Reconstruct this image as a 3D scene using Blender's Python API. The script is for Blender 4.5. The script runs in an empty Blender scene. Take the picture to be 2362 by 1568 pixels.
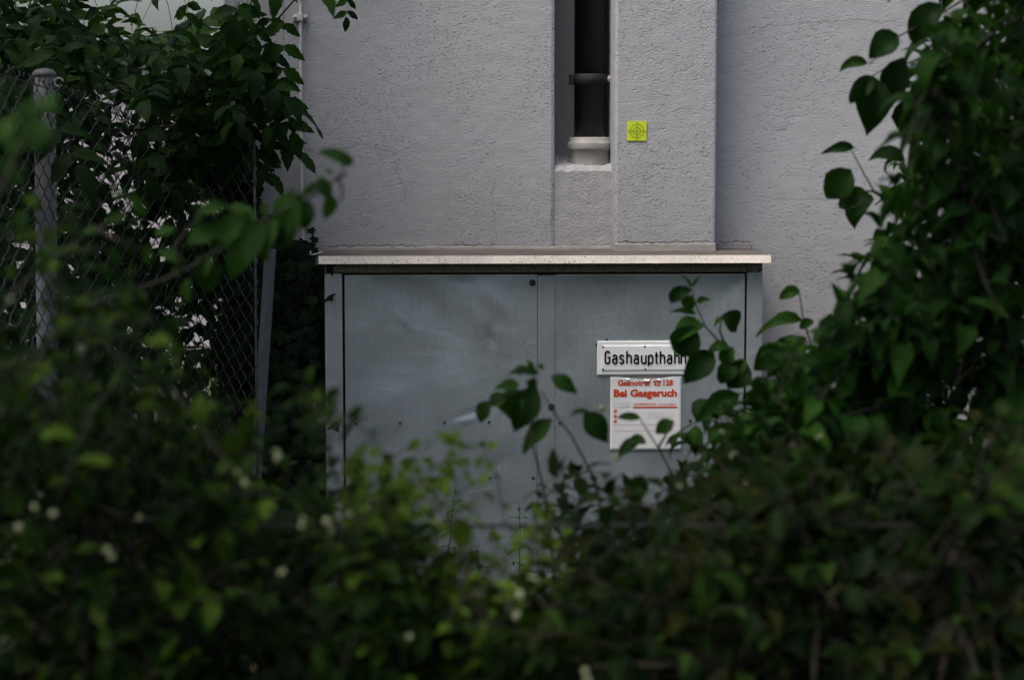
import bpy, math, random
import numpy as np
from mathutils import Vector, Matrix, Euler, noise
R = math.radians
random.seed(7)
scene = bpy.context.scene
C = scene.collection

# ------------------------------------------------------------------ camera
CAM = Vector((0.0, -6.12, 1.57))
cd = bpy.data.cameras.new('camera'); cam = bpy.data.objects.new('camera', cd); C.objects.link(cam)
cam.location = CAM
cam.rotation_euler = Euler((R(90 - 5.1), 0, R(-2.87)))
cd.sensor_width = 36.0; cd.lens = 70.0; cd.clip_start = 0.05; cd.clip_end = 500
cd.dof.use_dof = True; cd.dof.focus_distance = 5.85; cd.dof.aperture_fstop = 2.6
cd.dof.aperture_blades = 9
scene.camera = cam

# ------------------------------------------------------------------ sky and sun (overcast evening)
w = bpy.data.worlds.new('World'); scene.world = w; w.use_nodes = True
nt = w.node_tree; nt.nodes.clear()
sky = nt.nodes.new('ShaderNodeTexSky'); sky.sky_type = 'NISHITA'; sky.sun_disc = False
SUN_EL, SUN_AZ = R(62), R(235)          # azimuth measured clockwise from +Y
sky.sun_elevation = SUN_EL; sky.sun_rotation = SUN_AZ
sky.air_density = 1.0; sky.dust_density = 7.0; sky.ozone_density = 1.0
bg = nt.nodes.new('ShaderNodeBackground'); bg.inputs[1].default_value = 0.145
wo = nt.nodes.new('ShaderNodeOutputWorld')
nt.links.new(sky.outputs[0], bg.inputs[0]); nt.links.new(bg.outputs[0], wo.inputs[0])
sd = bpy.data.lights.new('sun', 'SUN'); sd.energy = 1.4; sd.angle = R(50); sd.color = (1.0, 0.97, 0.93)
sun = bpy.data.objects.new('sun', sd); C.objects.link(sun)
sdir = Vector((math.sin(SUN_AZ) * math.cos(SUN_EL), math.cos(SUN_AZ) * math.cos(SUN_EL), math.sin(SUN_EL)))
sun.rotation_euler = sdir.to_track_quat('Z', 'Y').to_euler(); sun.location = (-2, -4, 8)
vs = scene.view_settings
vs.view_transform = 'Standard'; vs.look = 'None'; vs.gamma = 1.0; vs.use_curve_mapping = False
vs.exposure = 0.84
scene.cycles.use_denoising = True; scene.cycles.adaptive_threshold = 0.025; scene.cycles.caustics_reflective = False; scene.cycles.caustics_refractive = False
scene.cycles.max_bounces = 4; scene.cycles.diffuse_bounces = 2; scene.cycles.glossy_bounces = 2; scene.cycles.transmission_bounces = 3
scene.cycles.transparent_max_bounces = 8

# ------------------------------------------------------------------ helpers
CM = cam.rotation_euler.to_matrix()
F = 70 / 36 * 2362
def at(px, py, Y):
    """real point on the plane y=Y seen at a photo position (2362-wide scale)"""
    d = CM @ Vector(((px - 1181) / F, -(py - 784) / F, -1))
    t = (Y - CAM.y) / d.y
    return CAM + d * t
def px_of(p):
    q = CM.transposed() @ (Vector(p) - CAM)
    return 1181 + F * q.x / -q.z, 784 - F * q.y / -q.z, -q.z

def tag(o, label, cat, group=None, kind=None):
    if label: o['label'] = label
    if cat: o['category'] = cat
    if group: o['group'] = group
    if kind: o['kind'] = kind
    return o
def empty(name, loc, label, cat, group=None):
    o = bpy.data.objects.new(name, None); C.objects.link(o); o.location = loc
    o.empty_display_size = 0.05
    return tag(o, label, cat, group)
def child(o, p):
    o.parent = p
    o.matrix_parent_inverse = Matrix.Translation(-Vector(WL(p)))
def WL(p):
    l = Vector(p.location)
    while p.parent:
        l = l + (p.matrix_parent_inverse @ Vector((0, 0, 0))); p = p.parent; l = l + Vector(p.location)
    return l
def link_mesh(name, me, mat=None, parent=None, loc=None, matrix=None):
    o = bpy.data.objects.new(name, me); C.objects.link(o)
    if mat is not None and not me.materials: me.materials.append(mat)
    if loc is not None: o.location = loc
    if matrix is not None: o.matrix_basis = matrix
    if parent is not None: child(o, parent)
    return o

class MB:
    def __init__(s): s.v = []; s.f = []
    def add(s, vs, fs):
        b = len(s.v); s.v += [tuple(x) for x in vs]; s.f += [tuple(i + b for i in f) for f in fs]; return s
    def box(s, x0, x1, y0, y1, z0, z1):
        return s.add([(x0,y0,z0),(x1,y0,z0),(x1,y1,z0),(x0,y1,z0),(x0,y0,z1),(x1,y0,z1),(x1,y1,z1),(x0,y1,z1)],
                     [(0,3,2,1),(4,5,6,7),(0,1,5,4),(1,2,6,5),(2,3,7,6),(3,0,4,7)])
    def tube(s, pts, r, n=8, r1=None, cap=True):
        pts = [Vector(p) for p in pts]; m = len(pts)
        rs = r if isinstance(r, (list, tuple)) else [r + ((r if r1 is None else r1) - r) * i / (m - 1) for i in range(m)]
        t0 = (pts[1] - pts[0]).normalized()
        u = t0.orthogonal().normalized(); vs = []; fs = []
        for i, p in enumerate(pts):
            t = (pts[min(i+1, m-1)] - pts[max(i-1, 0)]).normalized()
            u = (u - t * u.dot(t)); u = u.normalized() if u.length > 1e-6 else t.orthogonal().normalized()
            v = t.cross(u)
            for k in range(n):
                a = 2 * math.pi * k / n
                vs.append(p + (u * math.cos(a) + v * math.sin(a)) * rs[i])
        for i in range(m - 1):
            for k in range(n):
                fs.append((i*n+k, i*n+(k+1) % n, (i+1)*n+(k+1) % n, (i+1)*n+k))
        if cap:
            fs.append(tuple(reversed(range(n)))); fs.append(tuple((m-1)*n + k for k in range(n)))
        return s.add(vs, fs)
    def lathe(s, prof, c, n=32, axis='z'):
        vs = []; fs = []; m = len(prof)
        for (r, h) in prof:
            for k in range(n):
                a = 2 * math.pi * k / n
                if axis == 'z': vs.append((c[0] + r*math.cos(a), c[1] + r*math.sin(a), c[2] + h))
                else: vs.append((c[0] + r*math.cos(a), c[1] + h, c[2] + r*math.sin(a)))
        for i in range(m - 1):
            for k in range(n):
                f = (i*n+k, i*n+(k+1) % n, (i+1)*n+(k+1) % n, (i+1)*n+k)
                fs.append(f if axis == 'z' else f[::-1])
        a, b = tuple(range(n)), tuple((m-1)*n + k for k in range(n))
        fs.append(a[::-1] if axis == 'z' else a); fs.append(b if axis == 'z' else b[::-1])
        return s.add(vs, fs)
    def mesh(s, name, smooth=False):
        me = bpy.data.meshes.new(name); me.from_pydata(s.v, [], s.f); me.update()
        if smooth: me.polygons.foreach_set('use_smooth', [True] * len(me.polygons))
        return me
    def build(s, name, mat, parent=None, smooth=False, bevel=0):
        o = link_mesh(name, s.mesh(name, smooth), mat, parent)
        if bevel:
            b = o.modifiers.new('bevel', 'BEVEL'); b.width = bevel; b.segments = 2; b.limit_method = 'ANGLE'; b.angle_limit = R(40)
        return o
def box(name, mat, parent, x0, x1, y0, y1, z0, z1, bevel=0):
    return MB().box(x0, x1, y0, y1, z0, z1).build(name, mat, parent, bevel=bevel)

# ------------------------------------------------------------------ materials
def newmat(name):
    m = bpy.data.materials.new(name); m.use_nodes = True
    n = m.node_tree; return m, n, n.nodes['Principled BSDF']
def nd(n, typ, **kw):
    x = n.nodes.new(typ)
    for k, v in kw.items():
        if k.startswith('i_'):
            key = k[2:]
            x.inputs[int(key) if key.isdigit() else key].default_value = v
        else: setattr(x, k, v)
    return x
def lk(n, a, b): n.links.new(a, b)
def ramp(n, src, stops):
    r = n.nodes.new('ShaderNodeValToRGB'); e = r.color_ramp.elements
    while len(e) < len(stops): e.new(0.5)
    for el, (p, c) in zip(e, stops):
        el.position = p; el.color = (c, c, c, 1) if isinstance(c, (int, float)) else (*c, 1)
    lk(n, src, r.inputs[0]); return r.outputs[0]
def mth(n, op, a, b=None, c=None, clamp=False):
    x = n.nodes.new('ShaderNodeMath'); x.operation = op; x.use_clamp = clamp
    for i, v in enumerate((a, b, c)):
        if v is None: continue
        if isinstance(v, (int, float)): x.inputs[i].default_value = v
        else: lk(n, v, x.inputs[i])
    return x.outputs[0]
def mixc(n, fac, a, b):
    x = n.nodes.new('ShaderNodeMix'); x.data_type = 'RGBA'
    for s, v in ((0, fac), (6, a), (7, b)):
        if isinstance(v, (int, float)): x.inputs[s].default_value = v
        elif isinstance(v, tuple): x.inputs[s].default_value = (*v, 1)
        else: lk(n, v, x.inputs[s])
    return x.outputs[2]
def coords(n, scale=(1, 1, 1)):
    t = nd(n, 'ShaderNodeTexCoord'); m = nd(n, 'ShaderNodeMapping'); m.inputs['Scale'].default_value = scale
    g = nd(n, 'ShaderNodeNewGeometry')
    lk(n, g.outputs['Position'], m.inputs[0]); return m.outputs[0]
def noi(n, co, scale, detail=2, rough=0.5, dist=0):
    x = nd(n, 'ShaderNodeTexNoise', i_Scale=scale, i_Detail=detail, i_Roughness=rough, i_Distortion=dist)
    lk(n, co, x.inputs['Vector']); return x.outputs[0]
def plain(name, col, rough=0.5, metal=0.0, var=0.0, vscale=30, bump=0.0, bscale=200):
    m, n, b = newmat(name)
    b.inputs['Roughness'].default_value = rough; b.inputs['Metallic'].default_value = metal
    co = coords(n)
    if var:
        f = noi(n, co, vscale, 4, 0.65)
        lo = tuple(max(0, c * (1 - var)) for c in col); hi = tuple(min(1, c * (1 + var)) for c in col)
        lk(n, ramp(n, f, [(0.3, lo), (0.7, hi)]), b.inputs['Base Color'])
    else: b.inputs['Base Color'].default_value = (*col, 1)
    if bump:
        bp = nd(n, 'ShaderNodeBump', i_Strength=1.0, i_Distance=bump)
        lk(n, noi(n, co, bscale, 3), bp.inputs['Height']); lk(n, bp.outputs[0], b.inputs['Normal'])
    return m

def stucco(name, col, worms=1.0, pits=1.0, dirt=0.5, dist=0.0028):
    m, n, b = newmat(name)
    b.inputs['Roughness'].default_value = 0.9; b.inputs['Specular IOR Level'].default_value = 0.2
    co = coords(n); cs = coords(n, (0.75, 1, 1.35))
    # short horizontal pits
    n1 = noi(n, cs, 118, 1, 0.55, 0.4)
    pit = ramp(n, n1, [(0.60, 0.0), (0.68, 1.0)])
    area = ramp(n, noi(n, co, 4.5, 1), [(0.35, 0.25), (0.6, 1.0)])
    pit = mth(n, 'MULTIPLY', pit, area)
    # curved worm marks
    n2 = noi(n, cs, 33, 1, 0.5, 1.6)
    ln = ramp(n, mth(n, 'ABSOLUTE', mth(n, 'SUBTRACT', n2, 0.5)), [(0.0, 1.0), (0.022, 0.0)])
    msk = ramp(n, noi(n, co, 9, 1, 0.6), [(0.50, 0.0), (0.60, 1.0)])
    seg = ramp(n, noi(n, co, 62, 0), [(0.42, 0.0), (0.52, 1.0)])
    worm = mth(n, 'MULTIPLY', mth(n, 'MULTIPLY', ln, msk), seg)
    grain = noi(n, co, 230, 1, 0.6); lump = noi(n, co, 28, 0)
    h = mth(n, 'MULTIPLY', pit, -0.9 * pits)
    h = mth(n, 'ADD', h, mth(n, 'MULTIPLY', worm, -0.42 * worms))
    h = mth(n, 'ADD', h, mth(n, 'MULTIPLY', grain, 0.55))
    h = mth(n, 'ADD', h, mth(n, 'MULTIPLY', lump, 0.6))
    bp = nd(n, 'ShaderNodeBump', i_Strength=1.0, i_Distance=dist)
    lk(n, h, bp.inputs['Height']); lk(n, bp.outputs[0], b.inputs['Normal'])
    # weathering: broad blotches, splash dirt above the cabinet roof, runs
    big = ramp(n, noi(n, co, 1.8, 4, 0.6), [(0.3, tuple(c * 0.93 for c in col)), (0.7, tuple(min(1, c * 1.04) for c in col))])
    sep = nd(n, 'ShaderNodeSeparateXYZ'); lk(n, co, sep.inputs[0])
    zz = mth(n, 'ADD', sep.outputs[2], mth(n, 'MULTIPLY', mth(n, 'SUBTRACT', noi(n, coords(n, (1, 1, .35)), 7, 4, 0.65), 0.5), 0.22))
    low = ramp(n, mth(n, 'MULTIPLY', mth(n, 'SUBTRACT', 1.62, zz), 2.4, clamp=True), [(0.0, 0.0), (1.0, dirt)])
    c = mixc(n, low, big, (col[0]*0.66, col[1]*0.60, col[2]*0.54))
    lk(n, c, b.inputs['Base Color'])
    return m

M = {}
M['stucco'] = stucco('grey stucco', (0.345, 0.360, 0.388), dirt=0.45)
M['stucco_fine'] = stucco('fine grey stucco', (0.35, 0.365, 0.393), worms=0.35, pits=0.9, dirt=0.4, dist=0.0025)
M['plaster'] = stucco('patched plaster', (0.325, 0.332, 0.348), worms=0.0, pits=0.25, dirt=0.16, dist=0.004)
M['flash'] = plain('flashing paint', (0.21, 0.20, 0.195), 0.8, var=0.18, vscale=14, bump=0.001, bscale=120)
M['crack'] = plain('crack', (0.16, 0.155, 0.15), 0.95)
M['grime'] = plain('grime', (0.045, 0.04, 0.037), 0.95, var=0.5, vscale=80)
M['black'] = plain('black gasket', (0.006, 0.006, 0.007), 0.75)
M['black_pipe'] = plain('black plastic pipe', (0.0055, 0.0068, 0.0085), 0.45, var=0.25, vscale=12, bump=0.0004, bscale=60)
M['clay_pipe'] = plain('grey plastic socket', (0.30, 0.295, 0.285), 0.7, var=0.2, vscale=25, bump=0.0006, bscale=150)
M['steel'] = plain('zinc bolt', (0.42, 0.41, 0.40), 0.45, 0.7, var=0.2)
M['rust'] = plain('rusty screw', (0.05, 0.035, 0.028), 0.7, 0.3, var=0.4, vscale=200)
M['conduit'] = plain('painted conduit', (0.44, 0.44, 0.45), 0.55, var=0.12, vscale=18)
M['post'] = plain('galvanised post', (0.125, 0.13, 0.14), 0.6, 0.2, var=0.35, vscale=22, bump=0.0004)
M['grey_post'] = plain('grey coated post', (0.10, 0.107, 0.125), 0.5, 0.2, var=0.15, vscale=10)
M['wire'] = plain('dark coated wire', (0.014, 0.0175, 0.024), 0.36)
M['front_wire'] = plain('weathered wire', (0.022, 0.021, 0.022), 0.8, 0.0)
M['enamel'] = plain('white enamel', (0.80, 0.82, 0.83), 0.16, var=0.03, vscale=20)
M['paper'] = plain('white paper', (0.74, 0.74, 0.755), 0.55, var=0.05, vscale=9)
M['paper_back'] = plain('torn paper', (0.36, 0.34, 0.33), 0.8, var=0.2, vscale=60)
M['ink'] = plain('black enamel', (0.008, 0.009, 0.012), 0.2)
M['red'] = plain('red print', (0.56, 0.055, 0.010), 0.5, var=0.12, vscale=60)
M['pale_red'] = plain('faded red print', (0.58, 0.13, 0.06), 0.5)
M['pale_line'] = plain('faded line print', (0.50, 0.24, 0.18), 0.5)
M['ghost'] = plain('faded white print', (0.715, 0.72, 0.74), 0.5)
M['mark_ink'] = plain('dark target ink', (0.05, 0.10, 0.03), 0.4)
M['berry'] = plain('cream berry', (0.17, 0.19, 0.10), 0.6)
M['bark'] = plain('twig bark', (0.018, 0.013, 0.009), 0.8, var=0.4, vscale=60)
M['green_twig'] = plain('young twig', (0.022, 0.016, 0.010), 0.7, var=0.3, vscale=60)
M['stake'] = plain('weathered stake', (0.30, 0.26, 0.25), 0.8, var=0.25, vscale=20)
M['render'] = plain('pale render', (0.33, 0.32, 0.34), 0.9, var=0.05, vscale=2, bump=0.002)
M['garage_trim'] = plain('garage door', (0.40, 0.41, 0.43), 0.6, var=0.05)  # plain grey for the garage door and roof edge
M['straw'] = plain('dry straw', (0.30, 0.24, 0.13), 0.7, var=0.3, vscale=40)
M['fresh'] = plain('chipped metal', (0.62, 0.60, 0.57), 0.5, 0.4)

def metal(name, col, dirt=0.0, rough=0.42, metallic=0.65, speck=0.0, warm=None):
    m, n, b = newmat(name)
    b.inputs['Metallic'].default_value = metallic
    co = coords(n)
    br = noi(n, coords(n, (330, 330, 9)), 1.0, 2)
    blot = noi(n, co, 5.5, 4, 0.6)
    spg = noi(n, co, 95, 1)
    f = mth(n, 'ADD', mth(n, 'MULTIPLY', br, 0.35), mth(n, 'ADD', mth(n, 'MULTIPLY', blot, 0.45), mth(n, 'MULTIPLY', spg, 0.2)))
    c = ramp(n, f, [(0.3, tuple(x * 0.80 for x in col)), (0.7, tuple(min(1, x * 1.2) for x in col))])
    # pale scratches, clustered
    sc = None
    for (sx, sz, s, w_) in ((0.35, 1.6, 7, 0.0045), (1.5, 0.5, 9, 0.003)):
        q = noi(n, coords(n, (sx, 1, sz)), s, 2, 0.5, 2.2)
        l = ramp(n, mth(n, 'ABSOLUTE', mth(n, 'SUBTRACT', q, 0.5)), [(0.0, 1.0), (w_, 0.0)])
        k = ramp(n, noi(n, co, 6 + s, 3, 0.7), [(0.56, 0.0), (0.68, 0.6)])
        l = mth(n, 'MULTIPLY', l, k); sc = l if sc is None else mth(n, 'MAXIMUM', sc, l)
    dots = ramp(n, noi(n, co, 160, 1), [(0.76, 0.0), (0.80, 0.5)])
    sc = mth(n, 'MAXIMUM', sc, dots)
    c = mixc(n, sc, c, (0.62, 0.63, 0.63))
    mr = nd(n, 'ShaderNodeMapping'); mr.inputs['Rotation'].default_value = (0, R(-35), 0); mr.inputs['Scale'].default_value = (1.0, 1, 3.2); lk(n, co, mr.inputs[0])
    cloud_highlight = mth(n, 'MULTIPLY', ramp(n, noi(n, mr.outputs[0], 5.0, 3, 0.55, 0.6), [(0.52, 0.0), (0.74, 0.32)]), ramp(n, noi(n, co, 3.3, 2), [(0.42, 0.0), (0.6, 1.0)]))  # soft cloudy highlights painted into the sheet colour
    c = mixc(n, cloud_highlight, c, tuple(min(1, x * 1.75) for x in col))
    if speck:
        sp = ramp(n, noi(n, co, 150, 3, 0.7), [(0.60 - 0.12*speck, 0.0), (0.68 - 0.1*speck, 1.0)])
        c = mixc(n, sp, c, (0.035, 0.03, 0.027))
    if dirt:
        dm = ramp(n, noi(n, co, 9, 5, 0.7), [(0.35, 0.0), (0.7, dirt)])
        c = mixc(n, dm, c, (0.13, 0.11, 0.095))
    lk(n, c, b.inputs['Base Color'])
    rr = ramp(n, blot, [(0.3, rough * 0.85), (0.7, rough * 1.25)]); lk(n, rr, b.inputs['Roughness'])
    bp = nd(n, 'ShaderNodeBump', i_Strength=0.5, i_Distance=0.006)
    lk(n, mth(n, 'ADD', mth(n, 'MULTIPLY', noi(n, co, 7, 2), 1.0), mth(n, 'MULTIPLY', br, 0.008)), bp.inputs['Height'])
    lk(n, bp.outputs[0], b.inputs['Normal'])
    return m
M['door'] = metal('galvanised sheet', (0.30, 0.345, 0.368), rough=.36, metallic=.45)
M['frame'] = metal('galvanised frame', (0.30, 0.33, 0.35), dirt=0.12, metallic=.45)
M['cap'] = metal('weathered cap edge', (0.60, 0.57, 0.51), dirt=0.22, rough=0.5, metallic=0.0, speck=0.02)
M['roof'] = metal('dirty roof sheet', (0.05, 0.042, 0.038), dirt=0.7, rough=0.8, metallic=0.1, speck=0.4)
M['rail'] = metal('speckled rail', (0.13, 0.12, 0.105), dirt=0.35, rough=0.6, metallic=0.3, speck=0.9)  # speckled, and base darkened to stand for the shadow under the cap

def leafmat(name, cols, rough=0.5, trans=0.25, spec=0.06):
    m, n, b = newmat(name)
    oi = nd(n, 'ShaderNodeObjectInfo'); g = nd(n, 'ShaderNodeNewGeometry')
    r = mth(n, 'FRACT', mth(n, 'ADD', oi.outputs['Random'], g.outputs['Random Per Island']))
    k = len(cols) - 1
    c = ramp(n, r, [(i / k, cc) for i, cc in enumerate(cols)])
    co = coords(n)
    v = ramp(n, noi(n, co, 45, 3, 0.6), [(0.3, 0.75), (0.7, 1.2)])
    mx = nd(n, 'ShaderNodeMix', data_type='RGBA', blend_type='MULTIPLY'); mx.inputs[0].default_value = 1
    lk(n, c, mx.inputs[6]); lk(n, v, mx.inputs[7])
    lk(n, mx.outputs[2], b.inputs['Base Color'])
    b.inputs['Roughness'].default_value = rough; b.inputs['Specular IOR Level'].default_value = spec
    t = nd(n, 'ShaderNodeBsdfTranslucent')
    br = nd(n, 'ShaderNodeMix', data_type='RGBA', blend_type='MULTIPLY'); br.inputs[0].default_value = 1
    lk(n, mx.outputs[2], br.inputs[6]); br.inputs[7].default_value = (1.5, 1.7, 0.6, 1)
    lk(n, br.outputs[2], t.inputs[0])
    ms = nd(n, 'ShaderNodeMixShader'); ms.inputs[0].default_value = trans
    lk(n, b.outputs[0], ms.inputs[1]); lk(n, t.outputs[0], ms.inputs[2])
    lk(n, ms.outputs[0], n.nodes['Material Output'].inputs[0])
    return m
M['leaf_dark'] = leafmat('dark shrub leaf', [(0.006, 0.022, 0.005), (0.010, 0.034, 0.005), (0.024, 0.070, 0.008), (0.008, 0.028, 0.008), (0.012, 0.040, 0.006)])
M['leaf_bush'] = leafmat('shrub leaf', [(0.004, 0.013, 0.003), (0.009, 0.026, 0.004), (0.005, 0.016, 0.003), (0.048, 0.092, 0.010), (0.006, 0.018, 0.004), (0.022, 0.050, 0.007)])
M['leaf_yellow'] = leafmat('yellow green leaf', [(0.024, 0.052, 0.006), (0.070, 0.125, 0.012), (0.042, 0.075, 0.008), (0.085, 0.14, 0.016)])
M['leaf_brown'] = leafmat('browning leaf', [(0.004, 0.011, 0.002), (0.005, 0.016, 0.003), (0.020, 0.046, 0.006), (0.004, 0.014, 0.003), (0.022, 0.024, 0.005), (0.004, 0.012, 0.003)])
M['leaf_lit'] = leafmat('lit leaf', [(0.010, 0.032, 0.006), (0.022, 0.058, 0.010), (0.034, 0.080, 0.014), (0.014, 0.042, 0.008)])  # lit copy of the leaf greens, the light is in the colour
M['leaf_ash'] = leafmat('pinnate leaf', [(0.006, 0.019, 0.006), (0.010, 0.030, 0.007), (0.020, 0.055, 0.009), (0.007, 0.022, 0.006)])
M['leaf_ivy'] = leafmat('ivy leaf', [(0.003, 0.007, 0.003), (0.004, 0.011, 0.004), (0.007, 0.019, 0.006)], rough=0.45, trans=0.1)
M['leaf_nettle'] = leafmat('nettle leaf', [(0.03, 0.075, 0.02), (0.05, 0.10, 0.03), (0.035, 0.085, 0.02)])

m, n, b = newmat('soil and moss')
co = coords(n); f = noi(n, co, 3, 6, 0.65)
lk(n, ramp(n, f, [(0.3, (0.028, 0.022, 0.016)), (0.55, (0.04, 0.048, 0.02)), (0.75, (0.07, 0.06, 0.04))]), b.inputs['Base Color'])
b.inputs['Roughness'].default_value = 0.95
bp = nd(n, 'ShaderNodeBump', i_Strength=1.0, i_Distance=0.03); lk(n, noi(n, co, 25, 5, 0.7), bp.inputs['Height']); lk(n, bp.outputs[0], b.inputs['Normal'])
M['ground'] = m

# retroreflective target foil (yellow-green with fine diamond grid)
m, n, b = newmat('yellow reflective foil')
co = coords(n, (1, 1, 1)); mp = nd(n, 'ShaderNodeMapping'); mp.inputs['Rotation'].default_value = (0, R(45), 0)
lk(n, co, mp.inputs[0]); ck = nd(n, 'ShaderNodeTexChecker', i_Scale=330.0); lk(n, mp.outputs[0], ck.inputs[0])
ck.inputs[1].default_value = (0.58, 0.68, 0.03, 1); ck.inputs[2].default_value = (0.48, 0.60, 0.02, 1)
lk(n, ck.outputs[0], b.inputs['Base Color']); b.inputs['Roughness'].default_value = 0.35
M['foil'] = m

# ------------------------------------------------------------------ ground
g = MB(); N = 40
for j in range(N + 1):
    for i in range(N + 1):
        x = -120 + 240 * i / N; y = -120 + 240 * j / N
        g.v.append((x, y, 0))
for j in range(N):
    for i in range(N): a = j*(N+1)+i; g.f.append((a, a+1, a+N+2, a+N+1))
tag(g.build('ground', M['ground']), None, None, kind='structure')

# ------------------------------------------------------------------ stucco building
PY = -0.09                                   # pillar face
RY = 0.03                                    # right wall face
xl = at(520, 400, 0).x; xr0 = at(1280, 400, 0).x
px0 = at(1418.5, 400, PY).x; px1 = at(1652, 400, PY).x
H = 9.0
bld = empty('stucco_building', (0.5, 0.2, 0), 'grey stucco building wall with pillar and pipe recess behind metal cabinet', 'building')
def wallsheet(name, mat, x0, x1, y0, y1, z0, z1, bevel=0.006):
    return box(name, mat, bld, x0, x1, y0, y1, z0, z1, bevel)
wallsheet('wall', M['stucco'], xl, xr0, 0.0, 4.0, -0.2, H, 0.012)
wallsheet('recess_back', M['plaster'], xr0 + .001, px0 + .05, 0.21, 3.9, -0.2, H, 0)
wallsheet('pillar', M['stucco'], px0, px1, PY, 3.8, -0.2, H, 0.008)
wallsheet('wall', M['stucco_fine'], px1 + .001, 4.2, RY, 4.0, -0.2, H)
# mortar fill below the pipe: sloped ragged top
zf = at(1340, 386, 0).z; zb = zf + 0.035
fx0, fx1 = xr0 - 0.002, px0 + 0.01
ff = MB(); nx = 40
for i in range(nx + 1):
    x = fx0 + (fx1 - fx0) * i / nx
    j = lambda s: noise.noise(Vector((x * 45, s, 1))) * 0.004
    ff.v += [(x, 0.006, -0.1), (x, 0.006 + j(2) * .3, zf - 0.012 + j(0)), (x, 0.016 + j(5), zf + 0.004 + j(1) * 1.2), (x, 0.07, zf + 0.012 + j(7) * 2.2), (x, 0.22, zb + j(3) * 2)]
for i in range(nx):
    for k in range(4): ff.f.append((i*5+k, (i+1)*5+k, (i+1)*5+k+1, i*5+k+1))
ff.build('mortar_fill', M['plaster'], bld)

def ribbon(pts, wd, Y, jit=0.0, sub=6, seed=0):
    """thin flat crack/line standing proud of a wall at y=Y"""
    mb = MB(); P = []
    for i in range(len(pts) - 1):
        for k in range(sub):
            t = k / sub; a, b_ = pts[i], pts[i+1]
            x = a[0] + (b_[0]-a[0])*t; y = a[1] + (b_[1]-a[1])*t
            P.append((x + jit*noise.noise(Vector((x*.09, y*.09, seed))), y + jit*noise.noise(Vector((x*.09, y*.09, seed+9)))))
    P.append(pts[-1])
    W = [at(x, y, Y) for x, y in P]
    for i, p in enumerate(W):
        a = W[max(0, i-1)]; c = W[min(len(W)-1, i+1)]
        d = (c - a).normalized(); nn = Vector((-d.z, 0, d.x))
        ww = wd * (0.4 + 0.9 * abs(noise.noise(Vector((i * .7, seed, 3))))) * min(1, 0.3 + i * .2, 0.3 + (len(W)-1-i) * .2)
        mb.v += [tuple(p + nn * ww), tuple(p - nn * ww)]
    for i in range(len(W)-1): mb.f.append((2*i, 2*i+2, 2*i+3, 2*i+1))
    return mb
for k, (pts, wd) in enumerate([
    ([(594,336),(640,334),(690,338),(735,354),(765,358),(790,343),(835,328)], 0.0011),
    ([(840,334),(880,344),(912,354),(940,340),(975,333)], 0.0006),
    ([(1180,350),(1225,346),(1258,338)], 0.0006),
    ([(748,360),(748,395),(744,430),(738,470)], 0.0005),
    ([(912,356),(918,400),(935,445),(930,500)], 0.0006),
    ([(1034,390),(1037,450),(1034,500)], 0.0004),
    ([(1140,405),(1136,460),(1142,520),(1144,560)], 0.0006),
    ([(1279,384),(1278,470),(1275,500),(1262,525),(1256,558)], 0.0009)]):
    ribbon(pts, wd * 1.25, -0.0012, 10, 6, k).build('crack', M['crack'], bld)
for k, (pts, wd) in enumerate([([(1700,62),(1790,60),(1860,50),(1950,48),(2100,52)], 0.0006), ([(1770,457),(1860,460),(2000,452)], 0.0005)]):
    ribbon(pts, wd * 1.2, RY - 0.0012, 8, 6, 20 + k).build('crack', M['crack'], bld)

# flashing strip of painted mortar over the cabinet roof, ragged grime on its top edge
ZC = at(1200, 590, -0.345).z                # top of cabinet cap
def flash_strip(x0p, x1p, ytop, Y):
    a = at(x0p, ytop, Y - 0.016); b_ = at(x1p, ytop, Y - 0.016)
    s = MB(); nn = 30
    for i in range(nn + 1):
        t = i / nn; x = a.x + (b_.x - a.x) * t; zt = a.z + noise.noise(Vector((x * 20, 0, 4))) * .002
        s.v += [(x, Y - 0.016, ZC - .01), (x, Y - 0.012, zt - .003), (x, Y + 0.002, zt), (x, Y + 0.002, ZC - .01)]
    for i in range(nn):
        for k in range(3): s.f.append((i*4+k, (i+1)*4+k, (i+1)*4+k+1, i*4+k+1))
    s.f.append((0, 1, 2, 3)); s.f.append((nn*4+3, nn*4+2, nn*4+1, nn*4))
    s.build('flashing_strip', M['flash'], bld)
flash_strip(738, 1411, 569, 0.0); flash_strip(1420, 1651, 562, PY); flash_strip(1653, 1733, 560, RY)
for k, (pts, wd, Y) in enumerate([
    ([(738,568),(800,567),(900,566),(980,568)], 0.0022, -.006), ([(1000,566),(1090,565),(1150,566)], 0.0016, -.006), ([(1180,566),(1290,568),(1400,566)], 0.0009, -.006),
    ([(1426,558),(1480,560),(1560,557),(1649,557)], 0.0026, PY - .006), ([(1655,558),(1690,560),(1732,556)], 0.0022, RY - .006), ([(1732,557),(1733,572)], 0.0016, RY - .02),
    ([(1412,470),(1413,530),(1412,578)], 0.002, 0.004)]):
    ribbon(pts, wd, Y, 6, 14, 40 + k).build('grime_seam', M['grime'], bld)

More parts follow.
